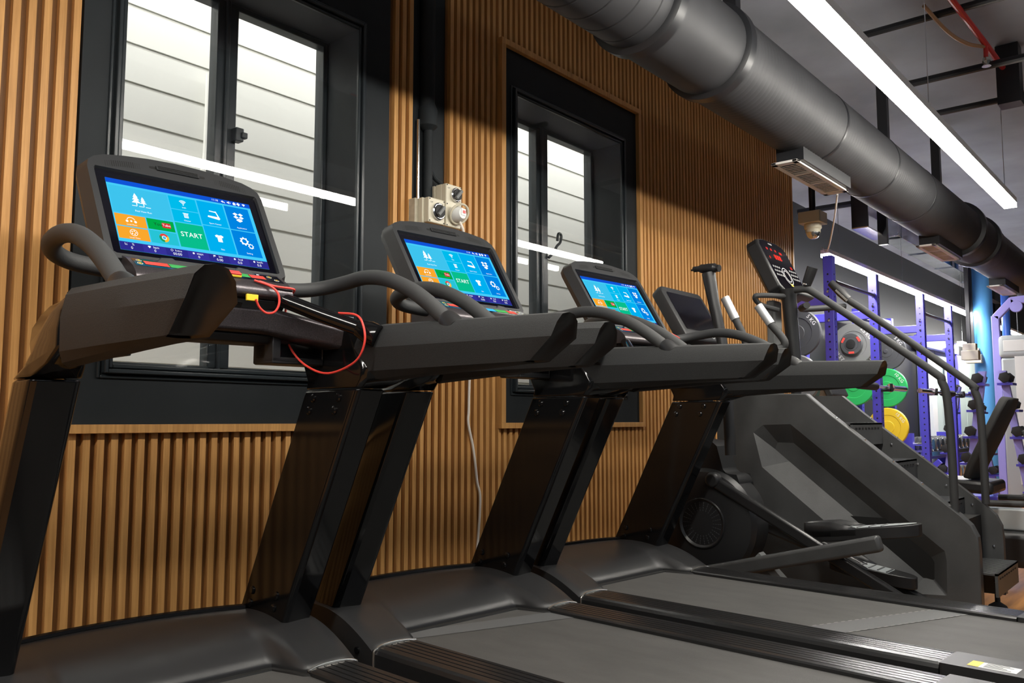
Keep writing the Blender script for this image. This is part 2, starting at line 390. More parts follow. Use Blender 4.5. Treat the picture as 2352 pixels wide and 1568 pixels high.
    # browser wheel
    disc(-.082, -.055, .0125, UIM('ui_cred', 226, 72, 66), B_, 16, 30, 150); disc(-.082, -.055, .0125, UIM('ui_cgreen', 32, 158, 92), B_, 16, 150, 270); disc(-.082, -.055, .0125, UIM('ui_cyel', 250, 190, 50), B_, 16, 270, 390)
    disc(-.082, -.055, .0062, W, B_+.0002); disc(-.082, -.055, .0046, UIM('ui_cblue', 80, 190, 230), C_)
    # wifi, cleaner
    for r in (.0045, .0085, .0125): arc(-.005, .061, r-.0011, r+.0011, 45, 135, W, B_, 10)
    disc(-.005, .0605, .0018, W, B_); txt('WiFi', -.005, .051, .006, W, B_)
    quad(-.011, .001, .0195, .0315, W, B_); quad(-.013, .003, .0325, .0345, W, B_)
    for k in range(3): quad(-.009+k*.0035, -.0075+k*.0035, .021, .030, 'ui_azure', C_)
    txt('Cleaner', -.005, .0105, .006, W, B_)
    txt('START', -.004, -.034, .0205, W, B_)
    # treadmill pictogram, open box, shirt, gears
    poly([(.058, .036), (.090, .031), (.094, .035), (.086, .058), (.083, .058), (.088, .040), (.060, .041)], W, B_); poly([(.066, .055), (.086, .053), (.088, .0565), (.067, .058)], W, B_)
    txt('Sport Center', .075, .016, .0065, W, B_)
    for du, de in ((-.008, .0095), (.008, .0095), (-.008, -.0005), (.008, -.0005)): poly([(.153+du-.0078, .052+de), (.153+du, .052+de-.0052), (.153+du+.0078, .052+de), (.153+du, .052+de+.0052)], W, B_)
    poly([(.144, .0435), (.153, .0485), (.162, .0435), (.162, .0405), (.153, .0355), (.144, .0405)], W, B_)
    txt('Application', .153, .0165, .0065, W, B_)
    poly([(.063, -.022), (.069, -.0185), (.075, -.0205), (.081, -.0185), (.087, -.022), (.085, -.0275), (.0815, -.026), (.0815, -.041), (.0685, -.041), (.0685, -.026), (.065, -.0275)], W, B_)
    txt('Skin', .075, -.064, .0065, W, B_)
    gear(.148, -.026, .0135, W, B_, 'ui_deep'); gear(.164, -.040, .0088, W, B_, 'ui_deep'); txt('Setting', .153, -.064, .0065, W, B_)
    # status icons
    txt('11:18', .094, .0975, .0088, W, B_)
    poly([(.112, .0975), (.118, .1015), (.118, .099), (.123, .097), (.124, .0925), (.120, .0955), (.118, .096), (.118, .0935)], W, B_)
    poly([(.130, .0958), (.133, .0958), (.137, .0925), (.137, .1025), (.133, .0992), (.130, .0992)], W, B_); arc(.1365, .0975, .0035, .0046, -50, 50, W, B_, 6)
    poly([(.1465, .0975), (.152, .1025), (.1575, .0975), (.156, .0975), (.156, .0925), (.148, .0925), (.148, .0975)], W, B_)
    quad(.1625, .1665, .0925, .1025, W, B_); quad(.1595, .1695, .0955, .0995, W, B_); disc(.181, .0935, .008, W, B_, 8, 50, 130)
    # bottom read-outs
    names = ['%', 'bpm', 'h:m:s', 'steps', 'km', 'kcal', 'km/h']; vals = ['0', '0', '00:00', '0', '0.00', '0.0', '0.0']
    for k in range(7):
        u0 = -.20+k*.4/7; quad(u0, u0+.4/7, -.106, -.0825, UIM('ui_ind%d' % (k % 2), 46+8*(k % 2), 44+6*(k % 2), 140+14*(k % 2)), A)
        txt(names[k], u0+.033, -.0885, .0085, W, B_); txt(vals[k], u0+.0285, -.0985, .0105, W, B_)
        ic = u0+.016
        if k == 0: quad(ic-.003, ic-.002, -.0915, -.0855, W, B_); quad(ic-.003, ic+.003, -.0915, -.0905, W, B_); poly([(ic-.001, -.090), (ic+.003, -.0865), (ic+.003, -.0855)], W, B_)
        elif k == 1: disc(ic-.0016, -.0875, .0021, W, B_, 10); disc(ic+.0016, -.0875, .0021, W, B_, 10); poly([(ic-.0035, -.0885), (ic+.0035, -.0885), (ic, -.0922)], W, B_)
        elif k == 2: arc(ic, -.0885, .0024, .0033, 0, 360, W, B_, 14)
        elif k == 4: quad(ic-.003, ic-.0022, -.0922, -.0855, W, B_); quad(ic-.0022, ic+.003, -.089, -.0855, W, B_)
        else: disc(ic, -.0888, .0028, W, B_, 12)
    b.v = [tuple(scr(p[0], p[1], .0035+p[2])) for p in b.v]
    return b.build('display', root, recalc=False)

def make_treadmill():
    R = thing('treadmill', '', 'treadmill', (0, 1.4, 0), 'black treadmills in a row facing the slat wall')
    # --- chassis
    b = MB(); b.box(-.43, .43, .42, 2.44, .055, .175, 'black')
    b.build('base_frame', R, bevel=.01)
    for sx in (-1, 1):
        for y in (.57, 2.25):
            MB().cyl((sx*.39, y, 0), (sx*.39, y, .07), .03, 16, mt='rubber').build('foot', R)
    # --- belt
    b = MB(); pr = [(.405, .150), (.392, .19), (.405, .226), (.43, .238)]+[(y, .238) for y in (.7, 1.1, 1.5, 1.9, 2.25)]
    b.loft([[(-.302, y, z), (.302, y, z)] for y, z in pr], 'belt', False, False, closed=False)
    b.build('running_belt', R, recalc=False)
    # --- rails
    for sx in (-1, 1):
        prof = [(.300, .20), (.300, .2475), (.305, .252)]
        for k in range(5):
            u = .322+k*.0225; prof += [(u, .2535), (u+.001, .2495), (u+.0045, .2495), (u+.0055, .2535)]
        prof += [(.440, .252), (.449, .247), (.455, .237), (.455, .178), (.430, .168), (.430, .20)]
        b = MB(); b.prism([(sx*u, z) for u, z in prof], 'y', .755, 2.040, 'rail')
        b.build('side_rail', R, angle=25)
        plan = [(.456, .7545), (.456, .46), (.450, .42), (.433, .395), (.403, .382), (.30, .382), (.272, .395), (.262, .43), (.264, .52), (.273, .57), (.300, .64), (.300, .7545)]
        b = MB(); b.prism([(sx*u, y) for u, y in plan], 'z', .155, .2545, 'hood')
        b.build('end_cap', R, bevel=.009, seg=3)
        # bright arc where hood meets rail
        b = MB(); b.tube([(sx*u, 2.032+.012*math.sin(PI*t), z) for u, t, z in ((.300, 0, .2515), (.335, .25, .2555), (.38, .5, .257), (.42, .75, .2555), (.448, 1, .250), (.457, 1, .236), (.457, 1, .18))], .0032, 8, 'silver', smooth=4)
        b.build('trim_strip', R)
    # --- motor hood
    def yr(u):
        a = abs(u)
        if a < .255: return 2.165
        if a > .305: return 2.038
        t = (a-.255)/.05; t = t*t*(3-2*t); return 2.165-.127*t
    def yf(u): return 2.515-.42*u*u-.7*u**4
    def hz(u, t):
        a = abs(u); w2 = max(0, min(1, (.33-a)/.06)); k = 1-(1-t)**(1.9+1.7*w2)
        z = .2545+.088*k
        edge = max(0, (a-.415)/.045); z -= .012*edge*edge
        bw = max(0, 1-(a/.31)**4)
        z -= .004*math.sin(PI*min(1, t*1.1))*bw
        if a > .305: z += .012*math.sin(PI*t)*min(1, (a-.305)/.03)
        return z
    N = 56; Ns = 18; rings = []
    us = [-.458+.916*i/N for i in range(N+1)]
    b = MB()
    for j in range(Ns+1):
        rings.append([(u, yr(u)+(yf(u)-yr(u))*j/Ns, hz(u, j/Ns)) for u in us])
    rear = [[(u, yr(u)-.0005, .230) for u in us], [(u, yr(u)-.002, .249) for u in us]]
    front = [[(u, yf(u)+.012, .325) for u in us], [(u, yf(u)+.012, .06) for u in us]]
    rr = rear+rings+front
    b.loft(rr, 'hood', False, False, closed=False)
    for i in (0, N):   # side walls
        top = [r[i] for r in rr]; bot = [(p[0], p[1], .06) for p in top]
        b.add(top+bot, [(k, k+1, len(top)+k+1, len(top)+k) for k in range(len(top)-1)], 'hood')
    b.build('motor_hood', R, angle=50)
    MB().tube([(u, yf(u)+.010, hz(u, 1)+.002) for u in us[7:-7]], .011, 8, 'gloss').build('hood_edge', R)
    MB().tube([(u, yr(u)-.013, .2345) for u in us[9:-9]], .011, 8, 'dark').build('hood_lip', R)
    for sx in (-1, 1):
        MB().cyl((sx*.456, 2.11, .235), (sx*.464, 2.11, .235), .010, 12, mt='gloss').build('bolt', R)
    # --- uprights
    def sec(y, z, k=1.): return [(.345, y, z), (.356, y-.010, z), (.432, y-.006, z), (.446, y+.008, z), (.449, y+.085*k, z), (.434, y+.155*k, z), (.38, y+.235*k, z), (.345, y+.25*k, z)]
    def flip(rs, sx): return [[(sx*p[0], p[1], p[2]) for p in r] for r in rs]
    for sx in (-1, 1):
        b = MB(); b.loft(flip([sec(2.295, .25), sec(2.247, .345), sec(1.903, 1.0)], sx), 'gloss')
        up = b.build('upright', R, bevel=.006, seg=3)
        for (y, z) in ((2.109, .978), (1.982, .978), (2.13, .943), (2.002, .943), (2.425, .401), (2.284, .404), (2.436, .362), (2.30, .366)):
            MB().lathe([(.012, 0), (.012, .003), (.008, .006)], (sx*.345, y, z), (-sx, 0, 0), 14, 'gloss').build('bolt', up)
        # cover joining upright, crossbar and armrest
        def cv(vi, vo, vf, vfo, z, w=.449): return [(.345, vi, z), (.356, vi-.012, z), (w-.017, vo, z), (w-.003, vo+.006, z), (w, vfo, z), (w-.015, vfo+.07, z), (.375, vf-.01, z), (.345, vf, z)]
        rs = [cv(1.902, 1.897, 2.151, 1.99, 1.003), cv(1.884, 1.80, 2.143, 1.92, 1.026), cv(1.878, 1.74, 2.158, 1.87, 1.055), cv(1.905, 1.74, 2.176, 1.83, 1.09), cv(1.925, 1.74, 2.165, 1.79, 1.125, .444), cv(1.938, 1.74, 2.11, 1.765, 1.150, .432), cv(1.945, 1.76, 2.04, 1.775, 1.168, .41)]
        MB().loft(flip(rs, sx), 'gloss').build('upright_cover', R, bevel=.010, seg=4, angle=55)
        # armrest
        cs = [(.370, 1.025), (.353, 1.046), (.341, 1.108), (.352, 1.146), (.370, 1.168), (.396, 1.174), (.418, 1.170), (.436, 1.152), (.446, 1.108), (.436, 1.046), (.422, 1.026), (.396, 1.020)]
        rs = []
        for k, v in enumerate((1.0, .97, .85, .7, .5, .32, .17, .07, .02, 0)):
            ring = []
            for u, z in cs:
                f0 = 1.20+.012*max(0, min(1, (1.16-z)/.05))+.115*max(0, min(1, (1.112-z)/.09))**1.5      # rear tip profile
                f1 = 1.735+.16*(.446-u)/.10+.03*(z-1.02)/.15*(1 if u < .40 else -1)             # front end follows the cover
                yy = f0+(f1-f0)*v
                zz = z-.024*(1-v)*max(0, (z-1.02)/.154)+.024*(1-v)*max(0, (1.05-z)/.03)
                s = 1-.17*max(0, 1-v/.5)
                if k == 9: s *= .95
                cu = .400+(u-.395)*s
                if k == 9: zz = 1.10+(zz-1.10)*.97
                ring.append((sx*cu, yy-(.004 if k == 9 else 0), zz))
            rs.append(ring)
        arm = MB().loft(rs, 'grip', True, False).build('armrest', R, angle=24)
        last = rs[-1]; inn = [(sx*(.400+(abs(p[0])-.400)*.86), p[1]+.006, 1.10+(p[2]-1.10)*.92) for p in last]
        MB().loft([last, inn], 'armcap', False, True).build('tip_cap', arm, angle=60)
        # curved handlebar
        hp = [(.392, 1.545, 1.13), (.392, 1.605, 1.176), (.392, 1.672, 1.221), (.392, 1.74, 1.258), (.392, 1.835, 1.294), (.391, 1.93, 1.309), (.385, 2.01, 1.304), (.360, 2.072, 1.294), (.315, 2.104, 1.284), (.25, 2.112, 1.278), (.18, 2.115, 1.275)]
        MB().tube([(sx*p[0], p[1], p[2]) for p in hp], .0205, 16, 'foam', smooth=6).build('handlebar', R)
        MB().lathe([(.030, -.03), (.026, .012), (.0225, .022)], (sx*.392, 1.572, 1.155), (0, .62, .5), 18, 'black').build('handlebar_collar', R)
        # sensor grip bar down to the arm
        gb = MB(); gb.tube([(sx*.17, 2.03, 1.243), (sx*.26, 1.935, 1.192), (sx*.338, 1.84, 1.148)], [.020, .0205, .020], 16, 'gloss'); gb.tube([(sx*.322, 1.862, 1.158), (sx*.338, 1.838, 1.146), (sx*.352, 1.818, 1.136)], [.023, .031, .030], 18, 'gloss')
        gb.build('grip_bar', R)
        # bottle holder
        b = MB(); x0, x1 = .185, .345
        for bx in ((x0, x1, 2.06, 2.068, 1.072, 1.086), (x0, x0+.026, 2.06, 2.16, 1.072, 1.15), (x0, x1, 2.06, 2.16, 1.068, 1.080), (x0, x1, 2.15, 2.165, 1.07, 1.15), (x1-.006, x1, 2.06, 2.16, 1.07, 1.15)):
            q = list(bx); q[0], q[1] = (sx*q[0], sx*q[1]) if sx > 0 else (sx*q[1], sx*q[0]); b.box(*q, 'black')
        q = (x0, x1) if sx > 0 else (-x1, -x0); b.box(q[0], q[1], 2.10, 2.15, 1.082, 1.15, 'dark')
        b.build('bottle_holder', R, bevel=.005)
    # --- crossbar, swept back towards the arms
    rs = []
    for u in [-.352+.704*i/24 for i in range(25)]:
        a = abs(u); q = max(0, (a-.16)/.19); dy = -.068*q; zt = 1.215-.045*q; zb = 1.145-.034*q
        rs.append([(u, 2.052+dy, zb), (u, 2.040+dy, zb+.008), (u, 2.030+dy, zt-.012), (u, 2.040+dy, zt), (u, 2.12+dy, zt), (u, 2.13+dy, zt-.014), (u, 2.13+dy, zb)])
    MB().loft(rs, 'graphite').build('crossbar', R, bevel=.003)
    # --- control console under the screen
    pf = [(2.115, 1.318), (2.066, 1.303), (2.022, 1.279), (2.003, 1.262), (1.996, 1.249), (1.997, 1.238), (2.008, 1.231), (2.19, 1.231), (2.19, 1.318)]
    MB().prism(pf, 'x', -.205, .205, 'graphite').build('control_console', R, bevel=.004, seg=3)
    MB().prism([(2.012, 1.2305), (2.086, 1.142), (2.20, 1.142), (2.20, 1.2305)], 'x', -.195, .195, 'gloss').build('console_box', R, bevel=.006)
    MB().prism([(2.065, 1.143), (2.085, 1.120), (2.18, 1.120), (2.19, 1.143)], 'x', -.25, .25, 'black').build('console_base', R, bevel=.006)
    # key pad with coloured fields: flat printed overlay on the sloping console top
    k = MB(); O = Vector((0, 2.066, 1.303)); px = Vector((0, -.044, -.024)).normalized(); pn = Vector((0, -.024, .044)).normalized()
    def pad(u0, u1, d0, d1, mt, h=.0012):
        k.add([O+Vector((u, 0, 0))+px*d+pn*h for u, d in ((u0, d0), (u1, d0), (u1, d1), (u0, d1))], [(0, 1, 2, 3)], mt)
    for nm, c in (('pad_blue', (.03, .36, .75)), ('pad_green', (.05, .34, .08)), ('pad_red', (.62, .06, .04))): M.setdefault(nm, mat(nm, c, .4))
    pad(-.195, .195, .0, .048, 'screen_black', .0006)
    pad(-.17, -.11, .012, .036, 'pad_red'); pad(-.108, -.03, .012, .036, 'pad_green'); pad(-.02, .045, .012, .036, 'pad_blue'); pad(.047, .103, .012, .036, 'pad_green'); pad(.105, .148, .012, .036, 'pad_red')
    for u in (.060, .074, .088, .118, .131): pad(u, u+.008, .003, .009, 'print')
    for u, d in ((.165, .014), (.178, .034), (-.180, .014), (-.183, .034)):
        for rr, mt, h in ((.007, 'print', .0012), (.0055, 'dark', .0016)): k.add([O+Vector((u+rr*math.cos(a), 0, 0))+px*(d+rr*math.sin(a))+pn*h for a in [2*PI*i/12 for i in range(12)]], [tuple(range(12))], mt)
        pad(u-.003, u+.003, d-.003, d+.003, 'yellow', .002)
    k.build('keypad', R, recalc=False)
    k = MB(); O2 = Vector((0, 2.012, 1.2305)); d = Vector((0, .074, -.0885)).normalized(); n = Vector((0, -.0885, -.074)).normalized()
    def lb(u0, u1, a, c, mt, h): k.add([O2+Vector((u, 0, 0))+d*t+n*h for u, t in ((u0, a), (u1, a), (u1, c), (u0, c))], [(0, 1, 2, 3)], mt)
    lb(-.012, .075, .018, .042, 'armcap', .001)
    for i in range(5): lb(.0+.012*i, .009+.012*i, .022, .027+.003*(i % 2), 'copper', .0014); lb(.0+.012*i, .006+.012*i, .032, .037, 'copper', .0014)
    k.build('warning_label', R, recalc=False)
    # --- screen housing
    out = [(-.236, .146), (-.220, .160), (-.193, .171), (-.14, .180), (-.072, .187), (0, .190), (.072, .187), (.14, .180), (.193, .171), (.220, .160), (.236, .146), (.242, .125), (.240, -.11), (.237, -.128), (.222, -.138), (-.222, -.138), (-.237, -.128), (-.240, -.11), (-.242, .125)]
    def ring(s, n): return [scr(u*(1-s), (e-.02)*(1-s)+.02, n) for u, e in out]
    b = MB(); b.loft([ring(.0, .012), ring(-.015, 0), ring(-.055, -.028), ring(-.03, -.050), ring(.10, -.062)], 'casing', False, True)
    inner = [(-.226, .124), (-.222, .130), (-.195, .130), (-.14, .130), (-.072, .130), (0, .130), (.072, .130), (.14, .130), (.195, .130), (.222, .130), (.226, .124), (.226, .10), (.223, -.10), (.222, -.120), (.215, -.124), (-.215, -.124), (-.222, -.120), (-.223, -.10), (-.226, .10)]
    r0 = ring(0, .012); r1 = [scr(u, e, .012) for u, e in inner]; r2 = [scr(u*.99, e*.99, .003) for u, e in inner]
    b.loft([r0, r1, r2], 'casing', False, False)
    hs = b.build('screen_housing', R, angle=30)
    b = MB(); b.add([scr(u*.995, e*.995, .003) for u, e in inner], [tuple(range(len(inner)))], 'screen_black'); b.build('bezel_glass', hs, recalc=False)
    make_display(hs)
    for sx in (-1, 1):   # speaker perforation
        b = MB()
        for i in range(17):
            for j in range(5):
                u = sx*(.105+i*.0056); e = .146+j*.0038-.0126*(i/17.)**2
                rr = .0017 if 2 < i < 14 else .0010
                b.add([scr(u+rr*math.cos(a), e+rr*math.sin(a), .0124) for a in [2*PI*q/8 for q in range(8)]], [tuple(range(8))], 'dark')
        b.build('speaker_grille', hs, recalc=False)
    b = MB(); b.prism(rrect(-.078, .078, -.0035, .0035, .0034), 'y', 0, .004, 'dark'); b.prism(rrect(-.060, .060, -.0075, .0075, .003), 'y', -.004, .004, 'casing')
    for i in range(3): b.box(-.056, .056, -.006, -.0035, -.0055+i*.0042, -.0035+i*.0042, 'dark')
    b.xf(lambda p: scr(p.x, .160+p.z, .0125-p.y)); b.build('air_vent', hs, bevel=.001)
    # tablet ledge
    b = MB(); pts = [(-.20, -.172), (-.155, -.172), (-.122, -.140), (-.092, -.137), (-.080, -.147), (.070, -.147), (.082, -.137), (.112, -.140), (.145, -.172), (.20, -.172), (.20, -.180), (-.20, -.180)]
    b.loft([[scr(u, e, .012) for u, e in pts], [scr(u, e, .036) for u, e in pts]], 'casing'); b.build('tablet_ledge', R, bevel=.003)
    MB().prism([(2.13, 1.235), (2.105, 1.315), (2.17, 1.37), (2.25, 1.37), (2.25, 1.235)], 'x', -.12, .12, 'casing').build('screen_mount', R, bevel=.01)
    return R
TH = math.radians(5); RX = Vector((math.cos(TH), -math.sin(TH), 0)); RF = Vector((math.sin(TH), math.cos(TH), 0))
T = [make_treadmill()]
for k in (1, 2): T.append(copy_tree(T[0]))
T[0]['label'] = 'nearest treadmill, red cord looped over its far armrest, beside the first window'
T[1]['label'] = 'middle treadmill of the three, its screen below the cream switch boxes'
T[2]['label'] = 'farthest treadmill of the three, screen in front of the second window, next to the elliptical'
# per-machine details, built in treadmill coordinates
def local(t, mb, name, **k): return mb.build(name, t, **k)
local(T[0], MB().tube([(.115, 2.012, 1.276), (.15, 1.999, 1.266), (.20, 1.995, 1.264), (.213, 2.004, 1.26), (.215, 2.03, 1.246), (.225, 2.065, 1.222), (.235, 2.085, 1.17), (.25, 2.08, 1.115), (.27, 2.035, 1.066), (.285, 1.945, 1.040), (.297, 1.84, 1.066), (.302, 1.805, 1.115), (.302, 1.815, 1.165), (.300, 1.845, 1.190), (.285, 1.90, 1.198)], .0030, 8, 'redcord', smooth=6)
    .tube([(.10, 2.012, 1.277), (.135, 1.993, 1.264), (.152, 1.982, 1.245), (.155, 1.98, 1.218), (.145, 1.984, 1.196), (.125, 1.990, 1.192), (.105, 1.990, 1.205), (.092, 1.986, 1.224)], .0030, 8, 'redcord', smooth=6), 'safety_cord')
def skey(t): local(t, MB().obox((.040, 2.032, 1.290), (.030, 0, 0), (0, .012, .007), (0, -.0015, .003), 'yellow').obox((.045, 2.027, 1.293), (.024, 0, 0), (0, .009, .005), (0, -.0015, .0025), 'redcord'), 'safety_key', bevel=.002)
skey(T[0])
local(T[0], MB().obox((.085, 1.993, 1.228), (.016, 0, 0), (0, .004, 0), (0, 0, .0085), 'yellow'), 'cord_clip', bevel=.0015)
local(T[2], MB().tube([(.02, 2.03, 1.298), (.06, 2.0, 1.302), (.11, 1.99, 1.29), (.16, 1.985, 1.275), (.19, 2.0, 1.27)], .003, 8, 'redcord', smooth=5), 'safety_cord'); skey(T[2])
b = MB(); zz = .2392
b.add([(-.302, 2.15, zz), (-.20, 2.16, zz), (.302, 2.03, zz), (.302, 1.915, zz), (-.302, 2.095, zz)], [(0, 1, 2, 3, 4)], 'belt_strip'); local(T[1], b, 'belt_band', recalc=False)
b = MB()
b.add([(-.30, 1.24, zz), (.30, 1.02, zz), (.30, .905, zz), (-.30, 1.117, zz)], [(0, 1, 2, 3)], 'belt_strip')
for (ya, yb) in ((1.24, 1.02), (1.117, .905)):
    for i in range(20):
        t0 = i/20; u = -.30+.60*t0; y = ya+(yb-ya)*t0; dy = (yb-ya)*.017/.6
        b.add([(u, y-.0022, zz+.0006), (u+.017, y-.0022+dy, zz+.0006), (u+.017, y+.0022+dy, zz+.0006), (u, y+.0022, zz+.0006)], [(0, 1, 2, 3)], 'stitch')
local(T[2], b, 'belt_band', recalc=False)
b = MB(); z = .2549
b.add([(-.43, .69, z), (-.372, .69, z), (-.372, .57, z), (-.43, .57, z)], [(0, 1, 2, 3)], 'print')
b.add([(-.43, .69, z+.0004), (-.372, .69, z+.0004), (-.372, .662, z+.0004), (-.43, .662, z+.0004)], [(0, 1, 2, 3)], 'yellow')
for i in range(5): b.add([(-.422+.01*i, .652, z+.0005), (-.417+.01*i, .652, z+.0005), (-.417+.01*i, .585+.012*(i % 3), z+.0005), (-.422+.01*i, .585+.012*(i % 3), z+.0005)], [(0, 1, 2, 3)], 'plate_grey')
o = local(T[2], b, 'warning_sticker', recalc=False); o['label'] = 'white and yellow warning sticker'
for k, t in enumerate(T):
    p = RX*(.98, 1.985, 2.99)[k]+RF*(1.4+(0, .05, .11)[k]); t.location = (p.x, p.y, 0); t.rotation_euler = (0, 0, -TH)

# ------------------------------------------------------------------ ducts, lights, ceiling services
DY, DZ = 1.575, 2.455
def duct():
    R = thing('air_duct', 'large round black air duct running under the ceiling beside the slat wall', 'duct', (5, DY, DZ))
    r1 = .178
    prof = []; x = -2.6
    while x < 2.62:
        prof += [(r1, x), (r1, x+.104), (r1-.004, x+.107), (r1-.004, x+.111)]; x += .114
    prof += [(r1, 2.66)]
    MB().lathe(prof, (0, DY, DZ), (1, 0, 0), 56, 'duct').build('duct_section', R, angle=25)
    MB().lathe([(.186, 2.66), (.186, 3.18)], (0, DY, DZ), (1, 0, 0), 56, 'duct').build('duct_section', R, angle=25)
    prof = []; x = 3.2
    while x < 7.55: prof += [(.190, x), (.1925, x+.014), (.190, x+.028)]; x += .034
    MB().lathe(prof, (0, DY, DZ), (1, 0, 0), 56, 'duct').build('duct_section', R, angle=50)
    prof = []; x = 7.75
    while x < 17: prof += [(.190, x), (.1925, x+.024), (.190, x+.048)]; x += .06
    MB().lathe(prof, (0, DY, DZ), (1, 0, 0), 40, 'duct').build('duct_section', R, angle=50)
    for x, r in ((2.60, .202), (3.16, .206)):
        MB().lathe([(r-.02, x-.01), (r, x), (r, x+.05), (r-.03, x+.055)], (0, DY, DZ), (1, 0, 0), 56, 'duct_edge').build('flange', R)
    for x in (4.35, 5.25, 6.1):
        MB().lathe([(.19, x), (.1945, x+.003), (.1945, x+.02), (.19, x+.023)], (0, DY, DZ), (1, 0, 0), 56, 'duct_edge').build('joint_band', R)
    # tee body with two wide rings
    MB().lathe([(.192, 7.52), (.20, 7.54), (.20, 8.5), (.192, 8.52)], (0, DY, DZ), (1, 0, 0), 48, 'duct').build('duct_section', R)
    for x in (7.5, 8.1): MB().lathe([(.19, x), (.225, x+.01), (.225, x+.075), (.19, x+.085)], (0, DY, DZ), (1, 0, 0), 48, 'duct_edge').build('flange', R)
    for x in (5.62, 6.95, 3.4, 1.2): MB().box(x, x+.05, DY-.03, DY+.03, DZ+.18, ZC, 'duct_edge').build('hanger', R)
    return R
duct()
gl = ['largest white air grille, hanging under the black duct above the slat wall end', 'white slotted air grille under the duct, second along from the slat wall', 'white slotted air grille under the duct, farthest and smallest of the row']
for k, (x0, x1) in enumerate(((4.07, 4.83), (6.72, 7.5), (9.2, 9.98))):
    R = thing('air_grille', gl[k], 'air grille', ((x0+x1)/2, DY, 2.2), 'air grilles under the round duct')
    MB().box(x0+.03, x1-.03, DY-.05, DY+.09, 2.206, 2.30, 'duct_edge').build('grille_box', R)
    b = MB(); ya, yb = 1.548, 1.682
    b.box(x0, x1, ya, ya+.026, 2.195, 2.207, 'white_metal').box(x0, x1, yb-.026, yb, 2.195, 2.207, 'white_metal').box(x0, x0+.04, ya, yb, 2.195, 2.207, 'white_metal').box(x1-.04, x1, ya, yb, 2.195, 2.207, 'white_metal')
    b.build('grille_frame', R, bevel=.002)
    b = MB(); n = 24
    for i in range(n):
        xx = x0+.045+(x1-x0-.09)*(i+.5)/n; w = .006
        if i % 8 == 7: b.box(xx-.010, xx+.010, ya+.02, yb-.02, 2.196, 2.206, 'white_metal')
        else: b.obox((xx, (ya+yb)/2, 2.204), (.009, 0, .005), (0, .043, 0), (-.001, 0, .002), 'white_metal')
    b.build('louvre_blades', R); MB().box(x0+.04, x1-.04, ya+.02, yb-.02, 2.213, 2.216, 'copper').build('grille_backing', R)
def led(label, x0, x1, y, z, wires, mt='led'):
    R = thing('linear_light', label, 'ceiling light', ((x0+x1)/2, y, z), 'linear lights hung from the ceiling')
    MB().box(x0, x1, y-.037, y+.037, z+.028, z+.062, 'white_metal').build('light_housing', R)
    MB().box(x0, x1, y-.035, y+.035, z, z+.0275, mt).build('light_diffuser', R)
    for wx in wires: MB().cyl((wx, y, z+.06), (wx, y, ZC-.003), .0022, 6, mt='steel').build('suspension_wire', R)
    return R
led('long bright linear light across the top right corner, below the ceiling', -2.6, 6.16, .967, 2.268, (-1.5, 1.4, 4.2, 6.0))
led('bright linear light running above the blue power racks', 7.05, 16.4, 2.47, 2.268, (7.4, 9.3, 12, 15), 'led_rack')
led('linear light mirrored in the window glass, hung behind the camera side', -2.6, 5.4, -1.55, 2.268, (-1.5, 2, 5), 'led_far')
led('unseen rear linear light added only to light the room', -2.6, 9.5, -3.9, 2.268, (-1.5, 2, 5), 'led_far')  # unseen lamp behind the camera, added only for room light
led('short linear light glowing far off between the blue rack uprights', 14.3, 15.6, 3.02, 2.05, (14.5, 15.4))
# white flex from the second light
tag(MB().tube([(4.86, 1.62, 2.20), (5.3, 1.80, 2.12), (6.1, 2.12, 2.13), (6.9, 2.44, 2.32)], .005, 8, 'white_metal', smooth=8).build('power_flex'), 'thin white flex hanging between the near air grille and the far light', 'cable')
# security camera
R = thing('security_camera', 'cream dome security camera on a black ceiling pole past the slat wall', 'camera', (5.79, 2.105, 2.2))
MB().cyl((5.79, 2.105, 2.33), (5.79, 2.105, ZC), .022, 12, mt='duct_edge').build('ceiling_pole', R)
MB().box(5.715, 5.865, 2.03, 2.18, 2.265, 2.345, 'cream').build('mount_box', R, bevel=.004)
MB().lathe([(.058, 2.266), (.058, 2.235), (.050, 2.225), (.050, 2.205)], (5.79, 2.105, 0), (0, 0, 1), 24, 'cream').build('camera_body', R)
b = MB(); b.lathe([(.046, 2.205)]+[(.046*math.cos(a), 2.205-.046*math.sin(a)) for a in (.3, .6, .9, 1.2, 1.45)], (5.79, 2.105, 0), (0, 0, 1), 20, 'steel'); b.build('dome', R)
# ceiling services
tag(MB().tube([(3.4, .93, 2.98), (4.53, .917, 3.0), (5.13, .896, 3.0), (6.2, .868, 3.0), (9, .80, 3.0)], .016, 10, 'red').build('sprinkler_pipe'), 'thin red sprinkler pipe slanting across the top right corner', 'pipe')
for (xx, ya, yb, z, r, lab) in ((5.35, -3, 1.45, 2.93, .022, 'black conduit crossing behind the bright linear light near the red pipe'), (5.9, -3, 1.4, 2.90, .020, 'black conduit crossing under the red pipe, second of two'), (4.7, .2, 1.5, 3.02, .02, 'black ceiling conduit above the round duct'), (8.4, 1.9, 3.2, 3.02, .03, 'black pipe under the ceiling behind the dome camera')):
    tag(MB().cyl((xx, ya, z), (xx, yb, z), r, 10, mt='duct_edge').build('ceiling_conduit'), lab, 'conduit')
R = thing('junction_box', 'dark ceiling box with drooping hoses at the right edge under the red pipe', 'ceiling box', (6.6, .55, 2.75))
MB().box(6.3, 7.6, -.2, .72, 2.72, 3.0, 'ceiling').build('box_body', R, bevel=.01)
b = MB(); b.tube([(5.8, .75, 2.95), (5.9, .78, 2.84), (6.15, .78, 2.78), (6.4, .75, 2.80)], .025, 10, 'duct_edge', smooth=6).build('hose', R)
MB().box(5.62, 5.74, .80, .92, 2.78, ZC-.003, 'duct_edge').build('bracket', R)
